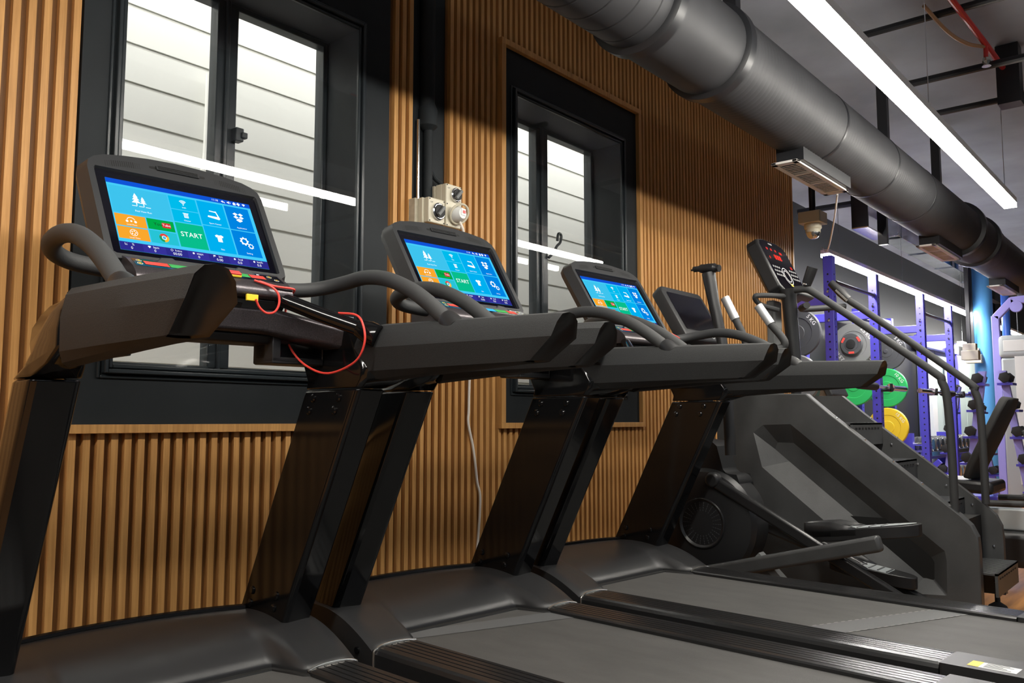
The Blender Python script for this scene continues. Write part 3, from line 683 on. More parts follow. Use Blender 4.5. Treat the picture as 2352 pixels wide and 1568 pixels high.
R = thing('fire_sprinkler', 'small brass sprinkler fitting hanging from the red pipe', 'sprinkler', (5.2, .895, 2.9))
MB().cyl((5.2, .895, 2.99), (5.2, .895, 2.92), .012, 10, mt='red').build('drop_pipe', R)
MB().lathe([(.018, 2.92), (.022, 2.90), (.012, 2.885), (.024, 2.872)], (5.2, .895, 0), (0, 0, 1), 14, 'silver').build('head', R)
# black flexible conduit crossing to the sprinkler
tag(MB().tube([(4.55, 1.05, 3.02), (4.8, 1.0, 2.96), (5.0, .95, 2.95), (5.2, .90, 2.985)], .010, 8, 'copper', smooth=6).build('sprinkler_hose'), 'curved brown flexible hose beside the red sprinkler pipe', 'hose')
# cable tray and galvanised ducting far right under the ceiling
R = thing('cable_tray', 'silver and black cable tray hung below the ceiling right of the dome camera', 'cable tray', (8.2, 2.05, 2.5))
MB().box(7.6, 8.2, 2.28, 2.42, 2.59, 2.60, 'silver').build('tray_panel', R)
MB().box(7.6, 7.62, 2.28, 2.42, 2.60, ZC-.003, 'duct_edge').build('tray_hanger', R); MB().box(8.0, 8.05, 2.24, 2.32, 2.5, ZC-.003, 'duct_edge').build('tray_hanger', R)
R = thing('rectangular_duct', 'shiny galvanised rectangular duct reflecting blue light behind the second grille', 'duct', (12, 2.6, 2.7))
MB().box(9.4, 16.0, 2.52, 2.73, 2.85, 3.04, 'galv').build('duct_body', R, bevel=.004)
b = MB()
for x in (9.5, 10.6, 11.8, 13.2): MB().box(x, x+.03, 2.51, 2.74, 2.84, 3.05, 'galv').build('duct_joint', R)
for x in (9.9, 11.4, 14): MB().cyl((x, 2.62, 3.03), (x, 2.62, ZC-.003), .006, 6, mt='steel').build('duct_hanger', R)

# ------------------------------------------------------------------ wall electrics
tag(MB().tube([(2.50, 2.555, ZC), (2.50, 2.555, 2.20)], .034, 14, 'paint').tube([(2.505, 2.55, 2.20), (2.505, 2.55, 1.84)], .020, 12, 'paint').lathe([(.02, 2.15), (.042, 2.17), (.042, 2.24), (.03, 2.27)], (2.503, 2.552, 0), (0, 0, 1), 14, 'paint')
    .tube([(2.455, 2.56, 2.19), (2.455, 2.56, 1.84)], .008, 8, 'steel').tube([(2.52, 2.55, 1.99), (2.545, 2.55, 1.955), (2.575, 2.545, 1.935), (2.582, 2.54, 1.90)], .011, 10, 'paint', smooth=5).build('wall_conduit'), 'black painted conduits in the recess above the cream switch boxes', 'conduit')
def rotary(R, cx, cz, y, big=1.):
    b = MB(); b.lathe([(.036*big, 0), (.036*big, .010), (.031*big, .014)], (cx, y, cz), (0, -1, 0), 28, 'steel').lathe([(.029*big, .0145), (.028*big, .018)], (cx, y, cz), (0, -1, 0), 28, 'dark'); k = b.build('switch_knob', R)
    MB().obox((cx, y-.022, cz), (.017, 0, .019), (-.005, 0, .0045), (0, .007, 0), 'plate_grey').build('knob_pointer', k, bevel=.002)
R = thing('isolator_switch', 'single cream rotary isolator switch box, left of the power outlet', 'switch', (2.467, 2.5, 1.725))
MB().box(2.395, 2.515, 2.512, 2.574, 1.725, 1.832, 'cream_side').build('back_box', R, bevel=.004)
MB().box(2.410, 2.515, 2.485, 2.512, 1.725, 1.832, 'cream').build('middle_box', R, bevel=.003)
MB().box(2.420, 2.515, 2.458, 2.485, 1.727, 1.832, 'cream').build('front_plate', R, bevel=.004)
rotary(R, 2.472, 1.777, 2.458)
b = MB()
for x, z in ((2.426, 1.825), (2.509, 1.825), (2.426, 1.734), (2.509, 1.734)): b.cyl((x, 2.4575, z), (x, 2.4565, z), .003, 8, mt='dark')
vs, fs = text_mesh('OFF', .009); b.add([(v.x+2.437, 2.4572, v.y+1.812) for v in vs], fs, 'dark'); vs, fs = text_mesh('ON', .009); b.add([(v.x+2.497, 2.4572, v.y+1.812) for v in vs], fs, 'dark')
b.build('plate_markings', R, recalc=False)
R = thing('power_outlet', 'tall cream switched power outlet with clear round plug cover and white cord', 'power outlet', (2.57, 2.5, 1.727))
MB().box(2.515, 2.615, 2.520, 2.574, 1.735, 1.908, 'cream_side').build('back_box', R, bevel=.004)
MB().box(2.522, 2.618, 2.485, 2.520, 1.727, 1.911, 'cream').build('middle_box', R, bevel=.003)
MB().box(2.522, 2.618, 2.458, 2.485, 1.727, 1.911, 'cream').build('front_plate', R, bevel=.004)
rotary(R, 2.577, 1.868, 2.458, .86)
b = MB()
for x, z in ((2.528, 1.905), (2.612, 1.905), (2.528, 1.823), (2.612, 1.823), (2.528, 1.733), (2.612, 1.733)): b.cyl((x, 2.4575, z), (x, 2.4565, z), .003, 8, mt='dark')
vs, fs = text_mesh('OFF', .009); b.add([(v.x+2.538, 2.4572, v.y+1.892) for v in vs], fs, 'dark'); vs, fs = text_mesh('ON', .009); b.add([(v.x+2.60, 2.4572, v.y+1.892) for v in vs], fs, 'dark')
b.build('plate_markings', R, recalc=False)
MB().lathe([(.034, 0), (.036, .02), (.030, .035), (.022, .048)], (2.574, 2.458, 1.782), (0, -1, 0), 26, 'offwhite').build('plug', R)
b = MB(); b.obox((2.577, 2.4085, 1.788), (.014, 0, 0), (0, .0008, 0), (0, 0, .014), 'print'); b.obox((2.580, 2.4073, 1.789), (.008, 0, 0), (0, .0006, 0), (0, 0, .006), 'red'); b.build('plug_label', R)
b = MB(); b.tube([(2.574+.04*math.cos(a), 2.43-.02*math.sin(a+.6), 1.782+.04*math.sin(a)) for a in [2*PI*i/24 for i in range(25)]], .005, 8, 'cream'); b.build('plug_ring', R)
tag(MB().tube([(2.577, 2.43, 1.75), (2.60, 2.43, 1.70), (2.66, 2.50, 1.60), (2.75, 2.53, 1.45), (2.765, 2.535, 1.25), (2.76, 2.54, 1.077), (2.757, 2.54, .96), (2.755, 2.54, .90), (2.785, 2.54, .80), (2.803, 2.54, .71), (2.815, 2.54, .64), (2.832, 2.54, .59), (2.832, 2.54, .52), (2.825, 2.54, .44), (2.80, 2.53, .30), (2.75, 2.50, .06), (2.6, 2.45, .012), (2.4, 2.40, .010)], .0058, 8, 'cordwhite', smooth=6).build('power_cable'),
    'white power cord hanging down the slats behind the middle treadmill', 'cord')

# ------------------------------------------------------------------ elliptical trainer
def elliptical():
    R = thing('elliptical_trainer', 'black elliptical trainer with round flywheel cover next to the far treadmill', 'elliptical', (3.95, 1.6, 0))
    cy, cz = 1.965, .42
    prof = [(.02, -.075), (.105, -.072), (.115, -.080), (.12, -.072), (.20, -.07), (.245, -.055), (.262, -.03), (.262, .10), (.245, .13), (.05, .14)]
    b = MB(); b.lathe(prof, (3.87, cy, cz), (1, 0, 0), 56, 'black'); fw = b.build('flywheel_cover', R, angle=30)
    b = MB()
    for i in range(26):
        a = 2*PI*i/26
        for r in (.062, .074, .086, .097): b.obox((3.797, cy+r*math.cos(a), cz+r*math.sin(a)), (.001, 0, 0), (0, .0035*math.cos(a), .0035*math.sin(a)), (0, -.0014*math.sin(a), .0014*math.cos(a)), 'plate_black')
    b.build('cover_slots', fw)
    b = MB(); b.tube([(3.794, cy+.118*math.cos(a), cz+.118*math.sin(a)) for a in [2*PI*i/48 for i in range(49)]], .003, 6, 'rail'); b.build('cover_ring', fw)
    b = MB(); b.prism([(2.12, .60), (2.09, .80), (2.02, .825), (1.93, .815), (1.90, .79), (1.865, .66), (1.80, .655), (1.78, .60)], 'x', 3.84, 3.99, 'black'); b.build('top_cover', R, bevel=.025, seg=4)
    # base rails
    b = MB(); b.box(3.86, 3.98, .55, 2.2, .03, .10, 'black').box(3.66, 4.20, 2.12, 2.22, .02, .09, 'black').box(3.66, 4.20, .50, .60, .02, .09, 'black'); b.build('base_frame', R, bevel=.01)
    b = MB(); b.bar((3.80, 1.60, .13), (3.80, 1.36, .02), .08, .03, 'plate_grey').bar((3.80, 1.68, .30), (3.80, 1.42, .05), .05, .03, 'plate_grey'); b.build('ground_plate', R)
    for x in (3.70, 4.16):
        MB().cyl((x, 2.17, 0), (x, 2.17, .03), .03, 12, mt='rubber').build('foot', R); MB().cyl((x, .55, 0), (x, .55, .03), .03, 12, mt='rubber').build('foot', R)
    # mast and screen
    MB().bar((3.92, 2.02, .78), (3.93, 2.06, 1.36), .08, .09, 'black').build('mast', R, bevel=.015)
    b = MB(); c = Vector((3.94, 2.065, 1.445)); e = Vector((0, .5, .866)); n = Vector((0, -.866, .5))
    def C(u, v, w): return c+Vector((u, 0, 0))+e*v+n*w
    o2 = rrect(-.215, .215, -.16, .16, .03)
    b.loft([[C(u, v, .012) for u, v in o2], [C(u*1.02, v*1.02, -.01) for u, v in o2], [C(u*.98, v*.98, -.055) for u, v in o2]], 'casing'); hs = b.build('screen_housing', R, bevel=.006)
    b = MB(); b.add([C(u, v, .0135) for u, v in rrect(-.185, .185, -.10, .125, .01)], [tuple(range(24))], 'screen_black')
    for i in range(5):
        b.add([C(-.13+.065*i+.017*math.cos(a), -.13+.012*math.sin(a), .014) for a in [2*PI*q/12 for q in range(12)]], [tuple(range(12))], 'print'); b.add([C(-.13+.065*i+.012*math.cos(a), -.13+.008*math.sin(a), .0145) for a in [2*PI*q/12 for q in range(12)]], [tuple(range(12))], 'dark')
    b.build('screen', hs, recalc=False)
    # fixed sensor grips
    for x, dx in ((4.0, 0), (4.13, .06)):
        b = MB(); b.tube([(4.0 if not dx else 4.02, 1.78, 1.27), (x+dx*.3, 1.70, 1.275), (x+dx*.5, 1.675, 1.31), (x+dx*.4, 1.74, 1.40)] if dx else [(x, 1.80, 1.27), (x, 1.825, 1.345), (x, 1.86, 1.42)], .019, 12, 'foam', smooth=5); g = b.build('fixed_grip', R)
        b = MB(); b.cyl((x+dx*.4, 1.74, 1.40) if dx else (x, 1.86, 1.42), (x+dx*.4, 1.805, 1.50) if dx else (x, 1.915, 1.535), .023, 14, mt='satin'); b.build('pulse_sensor', g)
    # moving arms
    for x, dy, lab in ((3.78, 0, 1), (4.17, .30, 0)):
        b = MB(); b.tube([(x, 1.99+dy, .66), (x, 1.90+dy, 1.15), (x, 1.835+dy, 1.323), (x, 1.872+dy, 1.49), (x, 1.895+dy, 1.62)] if False else [(x, 1.80+dy, .75), (x, 1.81+dy, 1.15), (x, 1.835+dy, 1.323), (x, 1.868+dy, 1.48), (x, 1.893+dy, 1.63-(.16 if dy else 0))], [.026, .026, .026, .028, .034], 14, 'black', sx=1.0); b.build('swing_arm', R)
        zd = -.16 if dy else 0
        b = MB(); b.tube([(x, 1.835+dy, 1.648+zd), (x, 1.86+dy, 1.652+zd), (x, 1.91+dy, 1.655+zd), (x, 1.96+dy, 1.658+zd), (x, 1.985+dy, 1.655+zd)], [.022, .030, .028, .018, .006], 14, 'black', smooth=3, sx=.8); b.build('arm_handle', R)
    # link bars and pedals
    for x, s in ((3.80, 0), (4.12, 1)):
        b = MB()
        if not s: b.bar((x, 1.915, .632), (x, 1.05, .165), .035, .055, 'rail'); b.lathe([(.036, -.028), (.036, .028)], (x, 1.90, .630), (1, 0, 0), 20, 'black')
        else: b.bar((x, 1.90, .50), (x, 1.05, .11), .035, .055, 'rail')
        b.build('link_bar', R, bevel=.012, seg=3)
    MB().bar((3.76, 2.03, .165), (3.76, 1.125, .405), .055, .068, 'stair').build('pedal_arm', R, bevel=.014, seg=3)
    MB().bar((4.18, 1.85, .40), (4.18, 1.15, .165), .05, .06, 'stair').build('pedal_arm', R, bevel=.014, seg=3)
    def pedal(x, y0, y1, z0, z1):
        def PZ(t): return z0+(z1-z0)*t
        pts = []
        L = y0-y1
        for k in range(28):
            a = 2*PI*k/28; cx, sy = math.cos(a), math.sin(a); w = .075*(abs(sy)**.7)*(1 if sy > 0 else -1); t = .5-.5*cx*1.0
            pts.append((x+w, y0-L*t, PZ(t)))
        b = MB(); b.loft([[(p[0], p[1], p[2]-.052) for p in pts], [(p[0]*1+0, p[1], p[2]-.006) for p in pts], pts], 'black'); pd = b.build('pedal', R, bevel=.004)
        b = MB(); inn = [(x+(p[0]-x)*.86, (y0+y1)/2+(p[1]-(y0+y1)/2)*.92, p[2]+.001) for p in pts]; b.add(inn, [tuple(range(28))], 'grey')
        for i in range(6):
            t = .2+.1*i; b.obox((x, y0-L*t, PZ(t)+.002), (.05, 0, 0), (0, .003, 0), (0, 0, .0025), 'plate_grey')
        b.build('tread_pad', pd)
        b = MB(); wall = pts[20:]+pts[:9]; wall = [p for p in pts if p[1] > y0-L*.52]
        wall = sorted(wall, key=lambda p: math.atan2(p[1]-(y0-L*.52), p[0]-x))
        b.loft([[(p[0]*1, p[1], p[2]-.03) for p in wall], [(p[0], p[1], p[2]+.035*min(1, (p[1]-(y0-L*.52))/(L*.25))) for p in wall]], 'black', False, False, closed=False)
        m = b.build('toe_guard', pd); so = m.modifiers.new('s', 'SOLIDIFY'); so.thickness = .008
    pedal(3.90, 1.50, 1.00, .415, .482); pedal(4.10, 1.46, 1.08, .275, .222)
    return R
elliptical()

# ------------------------------------------------------------------ stair climber
def stair():
    R = thing('stair_climber', 'black stair climbing machine with long side panels, handrails and red display', 'stair climber', (4.52, 1.5, 0))
    out = [(2.10, .07), (2.10, 1.0), (2.04, 1.055), (1.61, 1.048), (1.492, .946), (.929, .494), (.885, .45), (.862, .40), (.858, .34), (.858, .07)]
    rec = [(1.97, .88), (1.93, .925), (1.66, .925), (1.10, .455), (.985, .37), (.965, .33), (.965, .18), (1.00, .13), (1.30, .13)]
    for k, x in enumerate((4.25, 4.78)):
        b = MB(); w = .045
        if k:
            b.prism(out, 'x', x, x+w, 'stair')
        else:   # face panel with a pressed recess
            O = [(1.892, .85), (1.839, .89), (1.693, .895), (.998, .328), (.992, .283), (.996, .132), (1.16, .122), (1.85, .673)]
            I = [(1.80, .765), (1.785, .80), (1.70, .798), (1.075, .285), (1.062, .262), (1.065, .19), (1.10, .196), (1.726, .704)]
            up = [(2.10, .85)]+out[1:9]+[(.858, .283)]+[O[i] for i in (4, 3, 2, 1, 0)]
            lo = [(2.10, .85), O[0], O[7], O[6], O[5], O[4], (.858, .283), out[9], out[0]]
            for pl in (up, lo): b.add([(x, *p) for p in pl], [tuple(range(len(pl)))], 'stair')
            b.loft([[(x, *p) for p in O], [(x+.055, *p) for p in I]], 'stair', False, True)
            full = [(2.10, .07), (2.10, .85)]+out[1:9]+[(.858, .283), out[9]]
            b.loft([[(x, *p) for p in full], [(x+.06, *p) for p in full]], 'stair', False, True)
            import bmesh
            vm = {}; nv = []; rm = []
            for p in b.v:
                q = tuple(round(c, 5) for c in p)
                if q not in vm: vm[q] = len(nv); nv.append(p)
                rm.append(vm[q])
            b.v = nv; b.f = [[rm[i] for i in f] for f in b.f]
        pn = b.build('side_panel', R, bevel=.006, seg=3, angle=12)
        b = MB()
        for t in (.05, .28, .5, .72, .93):
            p = Vector((x+.022, 1.492+(.929-1.492)*t, .946+(.494-.946)*t)); b.ball(p+Vector((0, .002, .003)), .007, 8, 'steel')
        if k:
            for t in (.02, .25, .47, .7, .9): b.ball((x-.001, 1.50+(.93-1.50)*t, .90+(.45-.90)*t), .008, 8, 'steel')
            b.ball((x-.001, .90, .30), .008, 8, 'steel'); b.ball((x-.001, .90, .13), .008, 8, 'steel')
        b.build('rivets', pn)
        b = MB(); yy = (1.0, 1.98) if k == 0 else (.90, 1.98)
        for y in yy: MB().lathe([(.045, 0), (.040, .012), (.012, .03), (.012, .075)], (x+.022, y, 0), (0, 0, 1), 20, 'rubber').build('levelling_foot', R)
    for i, (y, z) in enumerate(((1.40, .90), (1.235, .715), (1.02, .53), (.80, .24))):
        b = MB(); b.box(4.30, 4.775, y, y+.20, z-.008, z, 'stair').box(4.30, 4.775, y, y+.012, z-.11 if i < 3 else z-.10, z, 'stair')
        for j in range(8): b.box(4.34+j*.05, 4.365+j*.05, y-.002, y+.004, z-.028, z-.022, 'dark')
        for j in range(18): b.box(4.31+j*.026, 4.318+j*.026, y, y+.19, z, z+.002, 'plate_black')
        b.build('step', R)
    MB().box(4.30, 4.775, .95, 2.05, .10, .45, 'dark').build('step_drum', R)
    # handrails
    for k, x in enumerate((4.28, 4.80)):
        pth = [(x, 1.66, 1.585), (x, 1.60, 1.582), (x, 1.555, 1.555), (x, 1.45, 1.475), (x, 1.03, 1.147), (x, .985, 1.09), (x, .965, 1.0), (x, .957, .75), (x, .955, .49)] if k == 0 else [(x, 1.60, 1.625), (x, 1.555, 1.575), (x, 1.45, 1.492), (x, .995, 1.118), (x, .955, 1.06), (x, .935, .97), (x, .93, .75), (x, .93, .50)]
        MB().tube(pth, .0185, 14, 'foam', smooth=5).build('handrail', R)
        b = MB()
        if k == 0: b.tube([(x, 1.60, 1.59), (x, 1.595, 1.615), (x, 1.565, 1.69)], [.015, .025, .028], 14, 'black'); b.cyl((x, 1.598, 1.603), (x, 1.596, 1.612), .0225, 14, mt='steel')
        else: b.tube([(x, 1.56, 1.58), (x, 1.60, 1.625), (x, 1.655, 1.685)], [.022, .026, .021], 14, 'black'); b.obox((x-.022, 1.59, 1.605), (.004, 0, 0), (0, .03, .033), (0, -.004, .004), 'silver')
        b.build('rail_grip', R)
    MB().tube([(4.28, 1.60, 1.50), (4.50, 1.70, 1.51), (4.80, 1.585, 1.545)], .017, 12, 'foam', smooth=6).build('cross_rail', R)
    MB().tube([(4.34, 1.70, 1.56), (4.20, 1.80, 1.56), (4.17, 1.83, 1.55), (4.22, 1.82, 1.515), (4.30, 1.76, 1.49)], .0135, 10, 'foam', smooth=5).build('front_grip', R)
    MB().tube([(4.36, 1.70, 1.00), (4.35, 1.70, 1.22)], .026, 14, 'black').tube([(4.35, 1.70, 1.215), (4.34, 1.715, 1.54), (4.335, 1.72, 1.60)], [.034, .038, .048], 16, 'black').build('console_post', R)
    MB().box(4.40, 4.50, 1.82, 1.87, 1.0, 1.56, 'plate_grey').build('mast', R, bevel=.01)
    # console with red read-out
    c = Vector((4.47, 1.82, 1.745)); e = Vector((0, .43, .90)).normalized(); n = Vector((0, -.90, .43)).normalized()
    def C(u, v, w): return c+Vector((u, 0, 0))+e*v+n*w
    ol = [(-.19, -.15), (-.15, -.185), (.15, -.185), (.19, -.15), (.19, .12), (.165, .15), (.09, .165), (-.09, .165), (-.165, .15), (-.19, .12)]
    b = MB(); b.loft([[C(u*.96, v*.96, .02) for u, v in ol], [C(u, v, .012) for u, v in ol], [C(u, v, -.05) for u, v in ol], [C(u*.85, v*.85, -.07) for u, v in ol]], 'black'); hs = b.build('console', R, bevel=.006)
    b = MB(); RD = UIM('seg_red', 250, 60, 50, 1.6)
    b.add([C(u*.93, v*.93, .0208) for u, v in ol], [tuple(range(10))], 'screen_black')
    def seg(u, v, s, size, mt=RD):
        vs, fs = text_mesh(s, size); b.add([C(u+q.x, v+q.y, .0216) for q in vs], fs, mt)
    for u in (-.10, -.045, .012): seg(u, .095, '00', .022)
    seg(.075, .088, '888', .024); seg(.0, .048, '8888', .048); seg(-.12, .035, '0', .026); seg(.13, .0, '00', .026)
    seg(-.02, .135, 'FITNESS', .014, 'print')
    for r in (.05, .034): 
        for i in range(28):
            A, B = 2*PI*i/28, 2*PI*(i+1)/28; b.add([C(rr*math.cos(q), -.07+rr*math.sin(q), .0216) for rr, q in ((r, A), (r+.004, A), (r+.004, B), (r, B))], [(0, 1, 2, 3)], 'print')
    for i in range(4):
        for j in range(3): b.add([C(-.15+.026*i+du, -.03-.026*j+dv, .0216) for du, dv in ((0, 0), (.018, 0), (.018, .012), (0, .012))], [(0, 1, 2, 3)], 'plate_grey'); b.add([C(.07+.026*i+du, -.03-.026*j+dv, .0216) for du, dv in ((0, 0), (.018, 0), (.018, .012), (0, .012))], [(0, 1, 2, 3)], 'plate_grey')
    b.add([C(u, v, .0216) for u, v in ((-.015, -.135), (.015, -.135), (.015, -.118), (-.015, -.118))], [(0, 1, 2, 3)], 'yellow')
    b.build('display', hs, recalc=False)
    MB().obox(C(.04, -.185, .03), (.11, 0, 0), tuple(e*.025), tuple(n*.025), 'casing').build('console_tray', R, bevel=.008)
stair()

# ------------------------------------------------------------------ recumbent bike behind the stair climber
def bike():
    R = thing('recumbent_bike', 'black recumbent exercise bike with tall seat back behind the stair climber', 'exercise bike', (5.55, 1.2, 0))
    b = MB()
    rs = []
    for t, y, z, w in ((0, 1.00, .58, .16), (.2, .97, .66, .19), (.5, .90, .80, .20), (.8, .83, .95, .185), (.95, .80, 1.02, .15), (1, .79, 1.04, .11)):
        rs.append([(5.55-w, y+.012, z), (5.55-w*.6, y-.012, z), (5.55+w*.6, y-.012, z), (5.55+w, y+.012, z), (5.55+w*.9, y+.05, z+.01), (5.55-w*.9, y+.05, z+.01)])
    b.loft([[(p[0], p[1]+.11, p[2]) for p in q] for q in rs], 'rubber'); b.build('seat_back', R, bevel=.012, seg=3)
    b = MB(); b.loft([[(5.36, 1.0, z), (5.74, 1.0, z), (5.72, 1.32, z+.02), (5.66, 1.42, z+.015), (5.44, 1.42, z+.015), (5.38, 1.32, z+.02)] for z in (.50, .57)], 'black'); b.build('seat', R, bevel=.02, seg=3)
    MB().bar((5.55, .72, .50), (5.55, .86, .86), .10, .03, 'stair').build('seat_bracket', R, bevel=.01)
    for x in (5.32, 5.78):
        MB().tube([(x, 1.05, .46), (x, .80, .47), (x, .72, .52), (x, .70, .62), (x, .715, .72), (x, .76, .74), (x, .79, .70), (x, .79, .55), (x, .85, .50)], .018, 10, 'foam', smooth=5).build('side_handle', R)
    MB().box(5.45, 5.65, .70, 2.3, .10, .30, 'black').build('body_shell', R, bevel=.04, seg=4)
    MB().box(5.50, 5.60, .62, 1.7, .30, .42, 'grey').build('seat_rail', R, bevel=.01)
    b = MB(); b.prism([(1.5, .28), (1.45, .45), (1.6, .60), (1.95, .66), (2.25, .60), (2.3, .30)], 'x', 5.42, 5.68, 'grey'); b.build('drive_cover', R, bevel=.04, seg=4)
    for x, y, z in ((5.34, 1.62, .55), (5.76, 1.85, .38)):
        MB().box(x-.05, x+.05, y-.10, y+.10, z-.015, z+.015, 'grey').build('pedal', R, bevel=.01); MB().bar((x, y, z), (x, 1.76, .46), .02, .04, 'black').build('crank', R)
    MB().bar((5.55, 2.1, .6), (5.55, 1.95, 1.12), .06, .08, 'grey').build('mast', R, bevel=.01)
    MB().obox((5.55, 1.93, 1.15), (.15, 0, 0), (0, .04, .09), (0, .02, -.012), 'casing').build('console', R, bevel=.01)
    for y in (.75, 2.2): MB().box(5.28, 5.82, y-.04, y+.04, 0, .10, 'black').build('floor_bar', R, bevel=.01)
    tag(MB().ball((6.62, .92, .20), .20, 18, 'orange').build('exercise_ball'), 'orange exercise ball on the floor at the right edge behind the bike', 'ball')
bike()

# ------------------------------------------------------------------ power racks, plates, bars
RY0, RY1 = 2.35, 3.0
def rack(x0, x1, label):
    R = thing('power_rack', label, 'power rack', ((x0+x1)/2, (RY0+RY1)/2, 0), 'blue power racks')
    for x in (x0, x1):
        for y in (RY0, RY1):
            b = MB(); b.box(x-.0375, x+.0375, y-.0375, y+.0375, 0, 2.22 if y == RY0 else 2.12, 'blue'); u = b.build('upright', R, bevel=.004)
            b = MB()
            for i in range(28):
                z = .45+i*.06; b.cyl((x-.0378, y, z), (x-.0384, y, z), .008, 8, mt='dark'); b.cyl((x, y-.0378, z), (x, y-.0384, z), .008, 8, mt='dark')
            b.build('peg_holes', u)
        b = MB(); b.box(x-.03, x+.03, RY0, RY1, 1.82, 1.895, 'blue'); b.build('side_beam', R, bevel=.004)
        b = MB(); b.box(x-.03, x+.03, RY0, RY1, .06, .13, 'blue'); b.build('side_beam', R, bevel=.004)
        b = MB()
        for y in (RY0, RY1):
            for z in (1.84, 1.93, 1.70): MB().ball((x-.042, y, z), .013, 8, 'steel').build('bolt', R)
    MB().tube([(x0, RY0, 2.05), (x0+.08, RY0-.02, 2.02), (x1-.08, RY0-.02, 2.02), (x1, RY0, 2.05)], .016, 10, 'black').build('pull_up_bar', R)
    MB().box(x0, x1, RY1-.03, RY1+.03, 2.02, 2.09, 'blue').build('rear_beam', R, bevel=.004); MB().box(x0, x1, RY1-.03, RY1+.03, .30, .37, 'blue').build('rear_beam', R, bevel=.004)
    for x in (x0, x1):
        MB().box(x-.02, x+.02, RY0-.12, RY0-.038, 1.165, 1.185, 'dark').box(x-.02, x+.02, RY0-.125, RY0-.11, 1.165, 1.235, 'dark').build('bar_hook', R)
        for z in (1.72, 1.29, .83): MB().cyl((x-.0375, RY1, z), (x-.19, RY1, z), .024, 14, mt='steel').build('plate_peg', R)
    return R
rack(6.79, 7.92, 'near blue power rack behind the stair climber, by the wall end')
rack(9.47, 10.66, 'far blue power rack with green and yellow plates on its pegs')
def plate(x, z, r, th, mt, label, txt=None, grip=False, y=RY1):
    R = thing('weight_plate', label, 'weight plate', (x, y, z), 'weight plates on the rack pegs')
    b = MB(); b.lathe([(.026, -th/2), (.07, -th/2), (.075, -th/2+.004), (r*.62, -th/2+.006), (r*.64, -th/2), (r-.008, -th/2), (r, -th/2+.008), (r, th/2-.008), (r-.008, th/2), (.026, th/2)], (x, y, z), (1, 0, 0), 40, mt); b.build('disc', R)
    if txt:
        b = MB(); vs, fs = text_mesh(txt, .052)
        for ang in (-.9, 2.2):
            for v in vs:
                pass
            ca, sa = math.cos(ang), math.sin(ang); rr = r*.80
            b.add([(x-th/2-.0008, y-(v.x*ca-(v.y+rr)*sa)*1., z+(v.x*sa+(v.y+rr)*ca)) for v in vs], fs, 'print')
        b.build('weight_lettering', R, recalc=False)
    if grip:
        b = MB()
        for k in range(3):
            a = 2*PI*k/3+.5; cc = Vector((x-th/2-.003, y+.092*math.cos(a), z+.092*math.sin(a))); t = Vector((0, -math.sin(a), math.cos(a))); n = Vector((0, math.cos(a), math.sin(a)))
            b.obox(cc, (.003, 0, 0), t*.028, n*.010, 'redcord')
        b.build('grip_insert', R)
        b = MB(); b.lathe([(.048, -th/2-.004), (.05, -th/2-.012), (.024, -th/2-.014)], (x, y, z), (1, 0, 0), 20, 'dark'); b.build('hub', R)
    return R
plate(7.76, 1.72, .225, .035, 'plate_black', 'dark grey five kilogram plate on the near rack, left of the front upright', '5 KG')
plate(7.70, 1.29, .225, .045, 'plate_grey', 'grey plate below the dark plate on the near rack', None)
plate(9.33, 1.72, .225, .035, 'plate_grey', 'large light grey plate behind the small black grip plate', '2.5 KG')
plate(9.27, 1.72, .118, .03, 'plate_black', 'small black plate with red grips in front of a grey plate', None, True)
plate(9.30, 1.29, .225, .05, 'plate_green', 'green plate on the far rack, left peg, half hidden by the front upright', '10 KG')
plate(10.50, 1.72, .225, .035, 'plate_black', 'dark plate on the far rack, top right peg above the green plate', '5 KG')
plate(10.48, 1.29, .225, .05, 'plate_green', 'bright green ten kilogram plate behind the barbell', '10 KG')
plate(10.46, .83, .225, .055, 'plate_yellow', 'yellow plate on the lowest peg of the far rack', '15 KG')
plate(6.62+1.0, .83, .225, .05, 'plate_green', 'green plate low on the near rack behind the stair climber', '10 KG')
def barbell(xc, label):
    R = thing('barbell', label, 'barbell', (xc, RY0-.085, 1.20), 'barbells on the rack hooks')
    y, z = RY0-.085, 1.20
    MB().cyl((xc-.66, y, z), (xc+.66, y, z), .014, 12, mt='steel').build('shaft', R)
    for s in (-1, 1):
        MB().cyl((xc+s*.66, y, z), (xc+s*1.1, y, z), .025, 14, mt='steel').build('sleeve', R); MB().cyl((xc+s*.645, y, z), (xc+s*.665, y, z), .038, 16, mt='steel').build('collar', R)
    MB().cyl((xc-.22, y, z), (xc+.22, y, z), .034, 14, mt='rubber').build('bar_pad', R)
barbell(7.355, 'steel barbell resting on the near blue rack'); barbell(10.065, 'steel barbell with black pad resting on the far blue rack')

